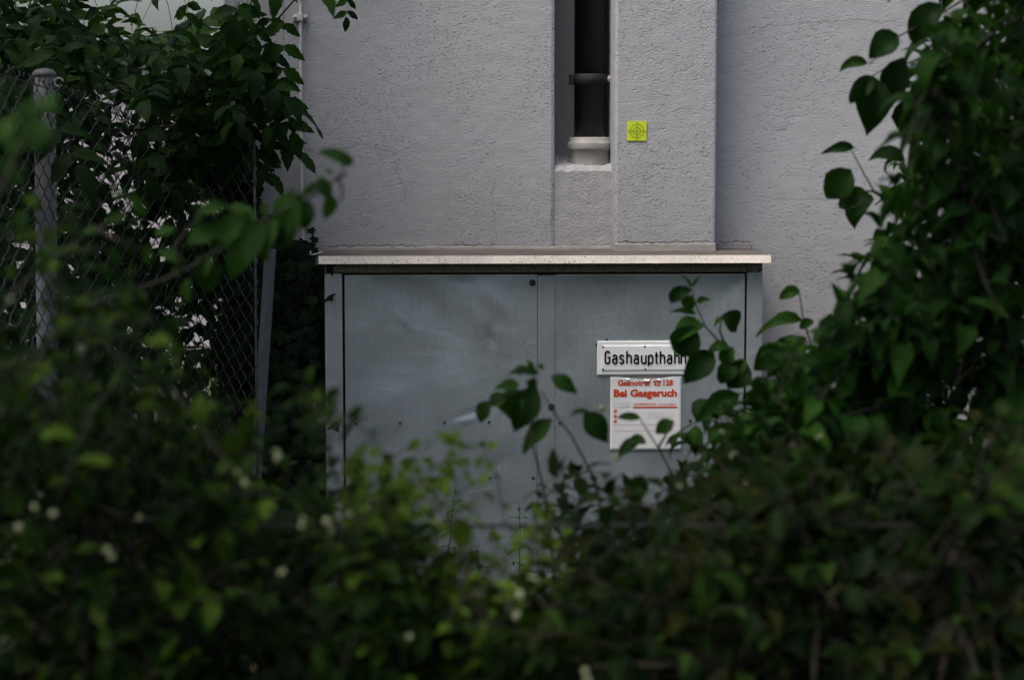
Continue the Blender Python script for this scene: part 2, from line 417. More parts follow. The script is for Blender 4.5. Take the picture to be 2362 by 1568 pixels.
# ------------------------------------------------------------------ downpipe in the recess
pc = at(1361, 200, 0.09); pr = 36.5 / F * 6.2
PYY = 0.09
zs = at(1361, 322, PYY - pr).z
dp = empty('downpipe', (pc.x, PYY, zs - .07), 'black plastic downpipe standing in grey socket inside wall recess', 'downpipe')
MB().lathe([(pr, zs - .03), (pr, 2.9), (pr + .004, 2.9), (pr + .004, 3.05), (pr, 3.05), (pr, H - .3)], (pc.x, PYY, 0), 40).build('pipe', M['black_pipe'], dp, True)
so = pr * 1.36
sk = MB().lathe([(so*.80, -.16), (so*.93, -.10), (so*.965, -.075), (so*.965, -.034), (so*1.03, -.031), (so*1.045, -.026), (so*1.045, -.012), (so*1.03, -.008), (so*.96, -.006), (so*.96, .004), (so*.93, .007), (pr*1.02, .007)], (pc.x, PYY, zs), 48)
o = sk.build('socket', M['clay_pipe'], dp, True)
zc = at(1361, 183, PYY - pr).z
cl = MB().lathe([(pr+.0005, -.017), (pr+.003, -.016), (pr+.003, -.007), (pr+.004, -.005), (pr+.004, .004), (pr+.003, .007), (pr+.003, .014), (pr+.0005, .017)], (pc.x, PYY, zc), 40).build('pipe_clamp', M['black'], dp, True)
box('clamp_tab', M['black_pipe'], cl, pc.x - pr - .018, pc.x - pr - .002, PYY - .012, PYY - .004, zc - .016, zc + .016, .001)
box('clamp_tab', M['black_pipe'], cl, pc.x + pr + .002, pc.x + pr + .024, PYY - .012, PYY - .004, zc - .016, zc + .016, .001)
MB().lathe([(.012, 0), (.012, -.003), (.008, -.004), (.0075, -.010), (.006, -.011)], (pc.x + pr + .014, PYY - .012, zc + .002), 12, 'y').build('bolt', M['steel'], cl)

# ------------------------------------------------------------------ wall conduit with saddle clamp
cx0 = at(692.5, 0, -.012); cx1 = at(697.5, 440, -.012)
cdt = empty('wall_conduit', (cx1.x, -.012, 0), 'thin grey conduit running down the stucco wall beside the leaves', 'conduit')
lean = (cx1.x - cx0.x) / (cx1.z - cx0.z)
cpt = lambda z: (cx1.x + (z - cx1.z) * lean + .0012 * math.sin(z * 7), -.012, z)
MB().tube([cpt(0.02 + (3.4 - .02) * i / 30) for i in range(31)], .0053, 12).build('pipe', M['conduit'], cdt, True)
ck_ = at(692, 42, -.012)
sd_ = MB().tube([(ck_.x + math.cos(a) * .0085, -.012 - math.sin(a) * .0085, ck_.z) for a in [i * math.pi / 8 for i in range(9)]], .0022, 6)
sd_.box(ck_.x - .022, ck_.x + .022, -.010, -.001, ck_.z - .009, ck_.z + .009).box(ck_.x - .0085, ck_.x + .0085, -.0215, -.010, ck_.z - .009, ck_.z + .012)
sdo = sd_.build('saddle_clamp', M['conduit'], cdt, bevel=.001)
for sx in (-.016, .016): MB().lathe([(.0055, 0), (.0055, -.003), (.003, -.0055)], (ck_.x + sx, -.010, ck_.z + .001), 10, 'y').build('screw', M['steel'], sdo)
ck2 = at(696, 300, -.012)

# ------------------------------------------------------------------ gas cabinet
FY = -0.300                                  # door plane
CY = -0.345                                  # cap front
cab = empty('gas_cabinet', (at(1250, 900, FY).x, FY, 0), 'dented galvanised metal gas cabinet with two doors under flat roof', 'cabinet')
def rect(name, mat, x0, x1, y0, y1, Yf, Yb, bevel=.0012, parent=None):
    a = at(x0, y0, Yf); b_ = at(x1, y1, Yf); zlo = b_.z if y1 < 1500 else .06
    return box(name, mat, parent or cab, a.x, b_.x, Yf, Yb, zlo, a.z, bevel)
c0 = at(734.5, 591, CY); c1 = at(1779, 591, CY); cb = at(1200, 608, CY)
cf = MB(); CT = .007                       # drip edge leans back so that it faces the sky
cf.add([(c0.x, CY, cb.z), (c1.x, CY, cb.z), (c1.x, CY + CT, ZC), (c0.x, CY + CT, ZC), (c0.x, CY + .002, cb.z), (c1.x, CY + .002, cb.z), (c1.x, CY + CT + .002, ZC), (c0.x, CY + CT + .002, ZC)],
       [(0,1,2,3), (7,6,5,4), (1,0,4,5), (3,2,6,7), (0,3,7,4), (2,1,5,6)])
cf.build('cap_front', M['cap'], cab)
# roof sheet: tapers back to the wall
rf = MB(); bx0 = at(745, 579, -.02).x; bx1 = c1.x - .004
rf.add([(c0.x, CY + CT + .0024, ZC - .0005), (c1.x, CY + CT + .0024, ZC - .0005), (bx1, RY, ZC + .004), (px1 + .01, RY - .0, ZC + .004), (c0.x + .006, .0, ZC + .004),
        (c0.x, CY + CT + .0024, ZC - .012), (c1.x, CY + CT + .0024, ZC - .012), (bx1, RY, ZC - .010), (px1 + .01, RY, ZC - .010), (c0.x + .006, .0, ZC - .010)],
       [(0,1,2,3,4), (9,8,7,6,5), (1,0,5,6), (2,1,6,7), (3,2,7,8), (4,3,8,9), (0,4,9,5)])
rf.build('roof', M['roof'], cab)
box('cap_side', M['cap'], cab, c0.x + .0002, c0.x + .0022, CY + CT + .0024, -.02, cb.z, ZC - .013)
box('cap_side', M['cap'], cab, c1.x - .0022, c1.x - .0002, CY + CT + .0024, -.02, cb.z, ZC - .013)
zt = at(1200, 600, FY).z; zr = at(1200, 629, FY - .004).z
xa = at(750, 900, FY).x; xb = at(1757.5, 800, FY).x
box('top_rail', M['rail'], cab, xa + .001, xb - .001, FY + .001, FY + .03, zr, zt, .001)
pl = [at(v, 800, FY).x for v in (750, 790.5, 796, 1239, 1240.5, 1278, 1279.5, 1716.5, 1722, 1757.5)]
zb_ = 0.08
box('corner_post', M['frame'], cab, pl[0], pl[1], FY - .001, FY + .04, zb_, zr - .001, .0015)
box('corner_post', M['frame'], cab, pl[8], pl[9], FY - .001, FY + .04, zb_, zr - .001, .0015)
box('side_panel', M['frame'], cab, pl[0] + .0008, pl[0] + .003, FY + .041, -.001, zb_, zt)
box('side_panel', M['frame'], cab, pl[9] - .003, pl[9] - .0008, FY + .041, RY - .001, zb_, zt)
box('plinth', M['plaster'], cab, pl[0] - .01, pl[9] + .01, FY + .002, -.001, -.05, zb_ - .001, .004)
box('door_recess', M['black'], cab, pl[1] - .003, pl[8] + .003, FY + .028, FY + .032, zb_, zr + .002)
zd = at(1000, 636, FY).z; zd2 = zb_ + .02
rng = random.Random(3)
def door(x0, x1, dents, name='door'):
    """sheet with real dents pressed into a fine grid"""
    nx, nz = 70, 150; s = MB()
    gx, gz = np.meshgrid(np.linspace(x0, x1, nx), np.linspace(zd2, zd, nz))
    h = np.zeros_like(gx)
    for (px, py, lx, lz, ang, dep) in dents:
        c = at(px, py, FY); ca, sa = math.cos(R(ang)), math.sin(R(ang))
        u = (gx - c.x) * ca + (gz - c.z) * sa; v = -(gx - c.x) * sa + (gz - c.z) * ca
        h += dep * np.exp(-(u / lx) ** 2 - (v / lz) ** 2)
    ed = np.minimum.reduce([gx - x0, x1 - gx, gz - zd2, zd - gz]); h *= np.clip(ed / .02, 0, 1)
    for j in range(nz):
        for i in range(nx): s.v.append((gx[j, i], FY + h[j, i], gz[j, i]))
    for j in range(nz - 1):
        for i in range(nx - 1): a = j*nx+i; s.f.append((a, a+1, a+nx+1, a+nx))
    # folded edges
    per = [i for i in range(nx)] + [j*nx+nx-1 for j in range(1, nz)] + [(nz-1)*nx+i for i in range(nx-2, -1, -1)] + [j*nx for j in range(nz-2, 0, -1)]
    b0 = len(s.v)
    for i in per: v = s.v[i]; s.v.append((v[0], FY + .02, v[2]))
    m_ = len(per)
    for k in range(m_): s.f.append((per[(k+1) % m_], per[k], b0+k, b0+(k+1) % m_))
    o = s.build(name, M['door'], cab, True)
    o.data.set_sharp_from_angle(angle=R(35))
    return o
dl = door(pl[2], pl[3], [(1131, 778, .030, .007, -68, .006), (1115, 745, .06, .025, -60, -.003), (1085, 953, .045, .010, 18, .0028), (1075, 968, .040, .012, 14, -.0022),
    (980, 700, .12, .05, -35, .004), (1140, 690, .08, .03, -40, -.004), (900, 830, .16, .09, 20, .004), (1060, 640, .06, .02, -25, .003),
    (1150, 1070, .05, .02, 35, .002), (1000, 1090, .09, .04, -15, -.003), (870, 1040, .10, .05, 25, .004), (1150, 890, .08, .05, 60, .004), (930, 740, .035, .009, -40, -.0018), (1120, 1180, .12, .05, 10, .003)])
dr = door(pl[6], pl[7], [(1400, 700, .14, .08, 10, .003), (1690, 660, .05, .03, 45, .004), (1560, 1090, .1, .05, -15, .004), (1340, 900, .1, .06, 60, -.003), (1640, 1000, .09, .05, 30, .003)])
rect('centre_strip', M['frame'], pl[4] and 1240.5, 1278, 635, 1700, FY - .003, FY + .02)
box('door_seam', M['black'], cab, pl[5] - .001, pl[6] + .001, FY + .004, FY + .015, zd2, zd - .002)
box('door_seam', M['black'], cab, pl[3] - .001, pl[4] + .001, FY + .004, FY + .015, zd2, zd - .002)
# pale strips painting the highlight line along the door tops
box('door_edge', M['cap'], dl, pl[2] + .001, pl[3] - .001, FY - .0012, FY + .018, zd + .0003, zd + .0022)
box('door_edge', M['cap'], dr, pl[6] + .001, pl[7] - .001, FY - .0012, FY + .018, zd + .0003, zd + .0022)
def disc(name, mat, parent, px, py, r, Y, h=.002, n=12):
    p = at(px, py, Y); return MB().lathe([(r, 0), (r, -h * .6), (r * .7, -h)], (p.x, Y, p.z), n, 'y').build(name, mat, parent)
for (px, py, par) in ((1228, 652, dl), (1271.5, 938, cab)):
    lo = disc('lock', M['black'], par, px, py, .0095, FY - .003, .004, 20)
    p = at(px, py, FY - .007); MB().box(p.x - .0022, p.x + .0022, FY - .0082, FY - .0071, p.z - .0022, p.z + .0022).build('lock_bolt', M['rust'], lo)
for px in (822, 923, 1025, 1128, 1228): disc('rivet', M['rust'], dl, px, 977 - (px - 822) * .012, .0044, FY - .0012)
for px in (829, 930, 1030, 1130, 1230): disc('rivet', M['rust'], dl, px, 1102, .0044, FY - .0012)
for px in (1291, 1592, 1690): disc('rivet', M['rust'], dr, px, 976 - (px - 1291) * .02, .0044, FY - .0012)
for px, py in ((1273, 650), (1271, 922), (1271, 955), (1274, 967)): disc('screw', M['steel'], cab, px, py, .0025, FY - .0032)
for px, py in ((754, 628.5), (785, 628.5), (1726, 621), (1753, 621)): disc('screw', M['rust'], cab, px, py, .0040, FY - .0062, .003)
# chipped scratch ribbons on the doors
for k, (pts, wd, par) in enumerate([([(1080,915),(1100,908),(1120,902),(1140,895)], .0006, dl), ([(860,893),(900,897),(930,899)], .0004, dl), ([(1240,712),(1220,760)], .0, dl),
    ([(1345,770),(1380,764),(1420,756),(1445,755)], .0005, dr), ([(1340,735),(1370,728),(1425,722)], .0004, dr), ([(1205,798),(1225,792),(1238,788)], .0006, dl),
    ([(1098,795),(1120,786),(1150,788)], .0004, dl), ([(970,810),(985,816),(990,822)], .0005, dl), ([(1205,945),(1190,935)], .0, dl), ([(1045,957),(1060,953),(1085,946),(1110,935)], .0008, dl),
    ([(830,700),(870,735)], .0, dl), ([(1060,1140),(1110,1128),(1150,1126)], .0006, dl), ([(1000,1065),(1080,1052),(1150,1060)], .0005, dl)]):
    if wd: ribbon(pts, wd * 1.6, FY - .0012 - (0.004 if par is dl else .001), 4, 5, 70 + k).build('scratch', M['fresh'], par)
# loose clip on the roof corner
p = at(735, 583, CY + .06)
MB().tube([p + Vector((-.022, 0, .004)), p + Vector((-.026, 0, -.004)), p + Vector((-.016, .003, -.006)), p + Vector((.0, 0, -.002)), p + Vector((.010, 0, .003))], .0024, 6).build('wire_clip', M['steel'], cab, True)

# ------------------------------------------------------------------ text helpers
def text_mesh(s, offset=0.0):
    cu = bpy.data.curves.new('text', 'FONT'); cu.body = s; cu.size = 1; cu.offset = offset; cu.resolution_u = 3
    o = bpy.data.objects.new('text', cu); C.objects.link(o)
    dg = bpy.context.evaluated_depsgraph_get(); me = bpy.data.meshes.new_from_object(o.evaluated_get(dg))
    bpy.data.objects.remove(o); bpy.data.curves.remove(cu)
    me.materials.clear(); return me
def fit_text(name, s, x0, x1, zb0, capz, offset, mat, parent, org, Y):
    """text fitted between x0,x1 (m from org) on baseline zb0 with cap height capz, facing -Y"""
    me = text_mesh(s, offset); n_ = len(me.vertices); a = np.empty(n_ * 3, 'f'); me.vertices.foreach_get('co', a); a = a.reshape(-1, 3)
    cap = 0.729 + 2 * offset
    lo, hi = a[:, 0].min(), a[:, 0].max()
    b_ = np.empty_like(a)
    b_[:, 0] = org.x + x0 + (a[:, 0] - lo) / (hi - lo) * (x1 - x0); b_[:, 1] = Y
    b_[:, 2] = org.z + zb0 + (a[:, 1] + offset) / cap * capz
    me.vertices.foreach_set('co', b_.ravel()); me.update()
    return link_mesh(name, me, mat, parent)

# ------------------------------------------------------------------ enamel sign
Z4 = 350 / 1568 * .8436                       # sign crop -> photo scale
sx = lambda z: 1349.8 + z * Z4
sy = lambda z: 759.2 + z * Z4
SY = FY - .006
def sp(zx, zy, Y): return at(sx(zx), sy(zy), Y)
a = sp(148, 143, SY); b_ = sp(1325, 556, SY)
sg = empty('enamel_sign', ((a.x + b_.x) / 2, SY, b_.z), 'white enamel sign with raised black word Gashaupthahn on right cabinet door', 'sign')
# dished plate: raised panel inside a flat rim
def plate(x0, x1, z0, z1):
    s = MB(); rings = [(0, .004), (.0, .0), (.004, -.0015), (.0128, -.0015), (.0145, -.0038), (.018, -.0042)]
    for ins, y in rings:
        s.v += [(x0+ins, SY+y, z0+ins), (x1-ins, SY+y, z0+ins), (x1-ins, SY+y, z1-ins), (x0+ins, SY+y, z1-ins)]
    for r_ in range(len(rings)-1):
        for k in range(4): s.f.append((r_*4+k, r_*4+(k+1) % 4, (r_+1)*4+(k+1) % 4, (r_+1)*4+k))
    q = (len(rings)-1)*4; s.f.append((q, q+1, q+2, q+3)); return s
plate(a.x, b_.x, b_.z, a.z).build('plate', M['enamel'], sg, bevel=.0008)
for zx, zy in ((220, 215), (730, 215), (1250, 215), (220, 493), (736, 488), (1250, 487)):
    p = sp(zx, zy, SY - .004); MB().lathe([(.0033, 0), (.0033, -.0015), (.002, -.0026)], (p.x, SY - .0025, p.z), 12, 'y').build('screw', M['rust'], sg)
for zx, zy, r_ in ((265, 133, .0045), (140, 190, .004)):
    p = sp(zx, zy, FY - .002); MB().lathe([(r_, 0), (r_ * .6, -.002)], (p.x, FY - .0008, p.z), 9, 'y').build('rust_stain', M['rust'], sg)
# condensed grotesque letters as strokes (width w, baseline 0, x-height 1, ascender 1.41)
def arc(cx, cy, rx, ry, a0, a1, n_=8):
    return [(cx + rx*math.cos(R(a0+(a1-a0)*i/n_)), cy + ry*math.sin(R(a0+(a1-a0)*i/n_))) for i in range(n_+1)]
def G_(t):
    h = {'h': [[(0,0),(0,1.41)], [(0,.62)] + arc(.24,.68,.24,.26,165,0) + [(.48,0)]],
         'n': [[(0,0),(0,.94)], [(0,.62)] + arc(.24,.68,.24,.26,165,0) + [(.48,0)]],
         'u': [[(0,.94),(0,.28)] + arc(.24,.28,.24,.26,180,345) + [(.48,.3)], [(.48,.94),(.48,0)]],
         'a': [[(.03,.80)] + arc(.24,.70,.22,.24,130,0) + [(.46,0)], [(.46,.54),(.22,.54)] + arc(.20,.29,.20,.27,90,270) + [(.26,.02)] + arc(.26,.22,.2,.2,-90,0)],
         's': [arc(.25,.72,.22,.22,20,180) + [(.06,.60),(.40,.40)] + arc(.24,.24,.22,.22,20,-160)],
         'p': [[(0,.94),(0,-.24)], [(0,.62)] + arc(.24,.66,.24,.28,165,0) + arc(.24,.30,.24,.28,0,-165)],
         't': [[(.16,1.30),(.16,.2)] + arc(.30,.2,.14,.18,180,270)[:6] + [(.34,.03)], [(0,.90),(.38,.90)]],
         'G': [arc(.25,1.10,.24,.27,15,180) + arc(.25,.28,.24,.26,180,360) + [(.49,.70),(.27,.70)]]}
    return h[t]
def strokes(lines, org, sc, wd, Y0, Y1, mb):
    for L in lines:
        P = [Vector((org.x + x * sc, 0, org.z + z * sc)) for x, z in L]
        Q = [P[0]]
        for p in P[1:]:
            if (p - Q[-1]).length > 1e-5: Q.append(p)
        P = Q; m_ = len(P); base = len(mb.v)
        for i, p in enumerate(P):
            d0 = (P[i] - P[i-1]).normalized() if i else (P[1] - P[0]).normalized()
            d1 = (P[i+1] - P[i]).normalized() if i < m_ - 1 else d0
            d = (d0 + d1).normalized(); k = 1 / max(.55, d.dot(d1))
            nn = Vector((-d.z, 0, d.x)) * wd * k
            for s_, y in ((1, Y0), (-1, Y0), (.8, Y1), (-.8, Y1)):
                q = p + nn * s_; mb.v.append((q.x, y, q.z))
        for i in range(m_ - 1):
            a_ = base + i*4; c_ = a_ + 4
            mb.f += [(a_+2, c_+2, c_+3, a_+3), (a_, c_, c_+2, a_+2), (c_+1, a_+1, a_+3, c_+3)]
        mb.f += [(base, base+2, base+3, base+1), (base+(m_-1)*4, base+(m_-1)*4+1, base+(m_-1)*4+3, base+(m_-1)*4+2)]
zu = 4.48 * 1.0                                # zoom px per source px
u2m = (sp(1100, 300, SY).x - sp(100, 300, SY).x) / 1000
for ch, zx in zip('Gashaupthahn', (246, 337, 421, 511, 600, 691, 776, 853, 921, 1008, 1097, 1176)):
    o_ = sp(zx, 419, SY - .004); mb = MB()
    strokes(G_(ch), o_, 108 * u2m, 11.5 * u2m, SY - .0035, SY - .0062 - (zx % 7) * .00002, mb); mb.build('letter', M['ink'], sg)

# ------------------------------------------------------------------ poster
QY = FY - .0025
a = sp(308, 580, QY); b_ = sp(1174, 1478, QY)
po = empty('gas_notice', ((a.x + b_.x) / 2, QY, b_.z), 'white notice sheet with red print under the enamel sign', 'notice')
s = MB(); nx, nz = 26, 26
for j in range(nz + 1):
    for i in range(nx + 1):
        x = a.x + (b_.x - a.x) * i / nx; z = b_.z + (a.z - b_.z) * j / nz
        if j == nz:
            t = i / nx; zz = .0
            if .14 < t < .86: zz = -.0085 * math.sin((t - .14) / .72 * math.pi) ** .8 - .001 * noise.noise(Vector((t * 30, 0, 0)))
            z += zz
        y = QY - .0004 * abs(noise.noise(Vector((x * 14, z * 14, 2))))
        s.v.append((x, y, z))
for j in range(nz):
    for i in range(nx): q = j*(nx+1)+i; s.f.append((q, q+1, q+nx+2, q+nx+1))
po_s = s.build('sheet', M['paper'], po, True); sm = po_s.modifiers.new('solid', 'SOLIDIFY'); sm.thickness = .0005; sm.offset = -1
t0 = sp(300, 560, QY); t1 = sp(1176, 640, QY)
box('torn_backing', M['paper_back'], po, t0.x, t1.x, FY - .0011, FY - .0003, t1.z, t0.z)
for (zx, zy, w_, h_) in ((520, 606, 26, 10), (755, 620, 42, 12), (905, 612, 18, 10)):
    p = sp(zx, zy, QY - .003)
    MB().add([(p.x - w_*u2m, QY - .002, p.z + h_*u2m), (p.x + w_*u2m, QY - .002, p.z + h_*u2m*.8), (p.x + w_*u2m*.6, QY - .007, p.z - h_*u2m), (p.x - w_*u2m*.9, QY - .005, p.z - h_*u2m*.5)], [(0, 3, 2, 1)]).build('torn_flap', M['enamel'], po)
IY = QY - .0010
org = sp(0, 0, IY)
def zt_(name, s_, x0, x1, base, cap, off, mat):
    return fit_text(name, s_, x0*u2m, x1*u2m, -base*u2m, cap*u2m, off, mat, po, org, IY)
zt_('lettering', 'Gasnotruf', 402, 803, 694, 74, .040, M['red'])
zt_('lettering', '128', 960, 1080, 694, 74, .040, M['red'])
zt_('lettering', 'Bei', 352, 514, 830, 98, .045, M['red'])
zt_('lettering', 'Gasgeruch', 556, 1128, 830, 98, .045, M['red'])
zt_('lettering', 'GASVERSORGUNG', 597, 873, 935, 29, .015, M['red'])
zt_('lettering', 'verständigen.', 890, 1126, 935, 30, .0, M['red'])
def quad(name, x0, x1, y0, y1, mat, dy=0):
    p = org + Vector((x0*u2m, 0, -y1*u2m)); q = org + Vector((x1*u2m, 0, -y0*u2m))
    MB().add([(p.x, IY+dy, p.z), (q.x, IY+dy, p.z), (q.x, IY+dy, q.z), (p.x, IY+dy, q.z)], [(0,1,2,3)]).build(name, mat, po)
quad('red_bar', 590, 1133, 951, 969, M['red']); quad('rule_line', 360, 1133, 1172, 1176, M['pale_line']); quad('rule_line', 360, 1133, 1246, 1250, M['pale_line'])
for zy in (1005, 1070, 1131):
    c_ = org + Vector((374*u2m, 0, -zy*u2m)); k = 20
    MB().add([(c_.x + 20*u2m*math.cos(2*math.pi*i/k), IY, c_.z + 20*u2m*math.sin(2*math.pi*i/k)) for i in range(k)], [tuple(range(k))]).build('bullet_dot', M['pale_red'], po)
zt_('ghost_print', '128', 360, 560, 955, 70, .03, M['ghost']); zt_('ghost_print', '7800', 760, 1090, 1085, 70, .03, M['ghost'])
# telephone symbol
ph = MB()
def poly(pts, dy=0):
    ph.add([(org.x + x*u2m, IY + dy, org.z - y*u2m) for x, y in pts][::-1], [tuple(range(len(pts)))])
poly([(833,650),(838,640),(855,634),(908,634),(925,640),(931,650),(930,660),(905,660),(900,650),(864,650),(859,660),(835,660)])
poly([(868,656),(896,656),(918,684),(918,694),(846,694),(846,684)])
ph.build('telephone_symbol', M['red'], po)
c_ = org + Vector((882*u2m, 0, -673*u2m))
MB().add([(c_.x + 10*u2m*math.cos(i*.6283), IY - .0004, c_.z + 10*u2m*math.sin(i*.6283)) for i in range(10)], [tuple(range(10))]).build('telephone_dial', M['paper'], po)

# ------------------------------------------------------------------ survey target foil on pillar
a = at(1446.5, 325, PY - .002); b_ = at(1491.5, 280, PY - .002)
tg = empty('survey_target', (a.x / 2 + b_.x / 2, PY - .002, a.z), 'yellow reflective survey target with crosshair and rings on pillar', 'marker')
box('foil', M['foil'], tg, a.x, b_.x, PY - .003, PY + .002, a.z, b_.z)
cx_, cz_ = (a.x + b_.x) / 2, (a.z + b_.z) / 2; rr_ = (b_.x - a.x) / 2
def ring(r_, wd):
    s = MB(); k = 40
    for i in range(k):
        q = 2*math.pi*i/k; s.v += [(cx_ + (r_-wd)*math.cos(q), PY - .0042, cz_ + (r_-wd)*math.sin(q)), (cx_ + (r_+wd)*math.cos(q), PY - .0042, cz_ + (r_+wd)*math.sin(q))]
    for i in range(k): j = (i+1) % k; s.f.append((2*i, 2*i+1, 2*j+1, 2*j))
    s.build('ring', M['mark_ink'], tg)
ring(rr_ * .69, .0006); ring(rr_ * .36, .0006)
box('crosshair', M['mark_ink'], tg, a.x, b_.x, PY - .0050, PY - .0046, cz_ - .0005, cz_ + .0005)
box('crosshair', M['mark_ink'], tg, cx_ - .0005, cx_ + .0005, PY - .0044, PY - .0040, a.z, b_.z)

# ------------------------------------------------------------------ chain-link fence on the left
def wire_mesh(name, height, Wd, Hd, r, off, n_=5, thick=.0035, per=8):
    """one flattened-spiral wire, hanging down from z=0"""
    k = int(height / Hd * per); P = []
    for i in range(k + 1):
        ph_ = 2 * math.pi * i / per + off
        tri = math.asin(math.sin(ph_) * .985) / (math.pi / 2)
        P.append((tri * Wd * .27, math.cos(ph_) * thick, -Hd * i / per))
    # knuckle at the top
    P = [(P[0][0] + .010, .004, -.004), (P[0][0] + .006, .002, .008)] + P
    return MB().tube(P, r, n_).mesh(name, True)
def fence_run(parent, A, B, ztA, ztB, height, Wd, Hd, r, mat, name='wire'):
    A = Vector(A); B = Vector(B); L = (B - A).length; p = Wd / 2; k = int(L / p)
    ms = [wire_mesh(name, height, Wd, Hd, r, math.pi * q) for q in (0, 1)]
    ang = math.atan2(B.y - A.y, B.x - A.x); rr = random.Random(5)
    for i in range(k + 1):
        t = i / k; P = A.lerp(B, t)
        sag = noise.noise(Vector((i * .22, 1, 0))) * .012
        mtx = Matrix.Translation((P.x, P.y + sag, ztA + (ztB - ztA) * t - sag * .3 + rr.uniform(-.003, .003))) @ Matrix.Rotation(ang, 4, 'Z') @ Matrix.Rotation(rr.uniform(-.006, .006), 4, 'Y')
        link_mesh(name, ms[i % 2], mat, parent, matrix=mtx)
    T = [(A.lerp(B, i / 12).x, A.lerp(B, i / 12).y, ztA + (ztB - ztA) * i / 12 - .012 - .008 * math.sin(math.pi * i / 12)) for i in range(13)]
    MB().tube(T, r * 1.2, 6).build('tension_wire', mat, parent, True)
f0 = at(-260, 60, -1.95); f1 = at(113, 194, -.92); f2 = at(430, 307, -.02); f3 = at(584, 336, -.40)
fen = empty('chain_link_fence', (f1.x, f1.y, 0), 'dark chain link fence with sloping top running back to the building corner', 'fence')
fence_run(fen, (f0.x, f0.y, 0), (f1.x, f1.y, 0), f0.z, f1.z, f1.z - .02, .075, .058, .0017, M['wire'])
fence_run(fen, (f1.x + .01, f1.y, 0), (f2.x, f2.y, 0), f1.z, f2.z, f2.z - .02, .075, .058, .0017, M['wire'])
fence_run(fen, (f2.x + .01, f2.y, 0), (f3.x, f3.y, 0), f2.z, f3.z, f3.z - .02, .075, .058, .0016, M['wire'])
MB().tube([(f3.x, f3.y, 0), (f3.x + .003, f3.y, f3.z + .01)], .0035, 8).build('end_bar', M['wire'], fen, True)
pt = at(102, 160, -.84); pb_ = at(108, 700, -.84); lx = (pb_.x - pt.x) / (pb_.z - pt.z); prr = 24 / F * 5.28
post = empty('fence_post', (pb_.x, -.84, 0), 'round galvanised fence post with flat cap behind the chain link', 'post')
MB().tube([(pt.x - lx * pt.z, -.84, -.1), (pt.x, -.84, pt.z - .01)], prr, 24).build('tube', M['post'], post, True)
MB().lathe([(prr * .99, -.016), (prr * 1.09, -.015), (prr * 1.11, -.009), (prr * 1.07, -.005), (prr * .8, .003), (prr * .3, .006)], (pt.x, -.84, pt.z - .004), 24).build('cap', M['post'], post, True)
e = at(136, 190, -.86)
MB().tube([e + Vector((.011 * math.cos(q), 0, .011 * math.sin(q))) for q in [2 * math.pi * i / 16 for i in range(15)]], .0024, 6).build('eye_ring', M['steel'], post, True)

# leaning square post and stake beside the fence
q0 = at(624, 575, -.37); q1 = at(599, 960, -.37)
d_ = (q1 - q0) / (q0.z - q1.z); foot = q0 + d_ * (q0.z + .05)
lp = MB(); hw = .0125; ca, sa = math.cos(R(38)), math.sin(R(38))
for P in (foot, q0):
    for (u, v) in ((-1, -1), (1, -1), (1, 1), (-1, 1)): lp.v.append((P.x + (u*ca - v*sa) * hw, P.y + (u*sa + v*ca) * hw, P.z))
lp.f = [(0,1,5,4), (1,2,6,5), (2,3,7,6), (3,0,4,7), (4,5,6,7), (3,2,1,0)]
tag(lp.build('leaning_post', M['grey_post'], bevel=.002), 'grey square metal post leaning among ivy left of the cabinet', 'post')
q0 = at(530, 640, .35); q1 = at(507, 860, .35); d_ = (q1 - q0) / (q0.z - q1.z); foot = q0 + d_ * (q0.z + .05); top = q0 - d_ * .35
st = MB().tube([foot + Vector((0, 0, 0)), foot.lerp(top, .4) + Vector((.004, 0, 0)), foot.lerp(top, .75) + Vector((-.003, 0, 0)), top], [.022, .019, .017, .014], 9)
tag(st.build('wooden_stake', M['stake'], smooth=True), 'pale leaning wooden stake behind the chain link fence', 'stake')

# pale building beyond the fence
gb = at(150, 118, 9.0)
pb2 = empty('pale_building', (-3.0, 9.0, 0), 'pale low building seen through leaves beyond the fence', 'building')
box('wall', M['render'], pb2, -9.5, 1.5, 9.0, 13.0, 0, gb.z)
box('roof_edge', M['garage_trim'], pb2, -9.6, 1.6, 8.85, 13.1, gb.z + .001, gb.z + .12)
box('door', M['garage_trim'], pb2, -5.6, -3.4, 8.96, 8.999, 0, 2.05, .01)

# ------------------------------------------------------------------ foliage tools
def leaf_mesh(name, mat, wd=.28, fold=.25, droop=.9, tip=.35, st=7, across=4, serr=0.0, wav=.03, seed=0, peak=.42):
    """leaf of length 1 along +Y, upper side +Z, midrib curved down, acuminate tip"""
    v = []; f = []; rr = random.Random(seed); y = z = 0.0
    for i in range(st + 1):
        t = i / st
        if t < peak: w_ = math.sin(t / peak * math.pi / 2) ** .75
        else:
            q = (t - peak) / (1 - peak); w_ = (1 - q) ** (0.75 + tip) * (1 + .55 * q)
        w_ = max(w_ * wd, .004)
        an = -droop * (t - .25)
        cy, cz = y, z
        for k in range(across + 1):
            u = (k / across) * 2 - 1
            s_ = w_ * (1 + (serr * (1 if i % 2 else -1) if abs(u) == 1 else 0))
            up = fold * abs(u) * w_ + wav * math.sin(t * 9 + u * 2 + seed) * abs(u)
            v.append((u * s_, cy - math.sin(an) * up * .5, cz + math.cos(an) * up))
        y += math.cos(an) / st; z += math.sin(an) / st
    n_ = across + 1
    for i in range(st):
        for k in range(across): q = i*n_+k; f.append((q, q+1, q+n_+1, q+n_))
    me = bpy.data.meshes.new(name); me.from_pydata(v, [], f); me.update()
    me.polygons.foreach_set('use_smooth', [True] * len(me.polygons)); me.materials.append(mat)
    return me
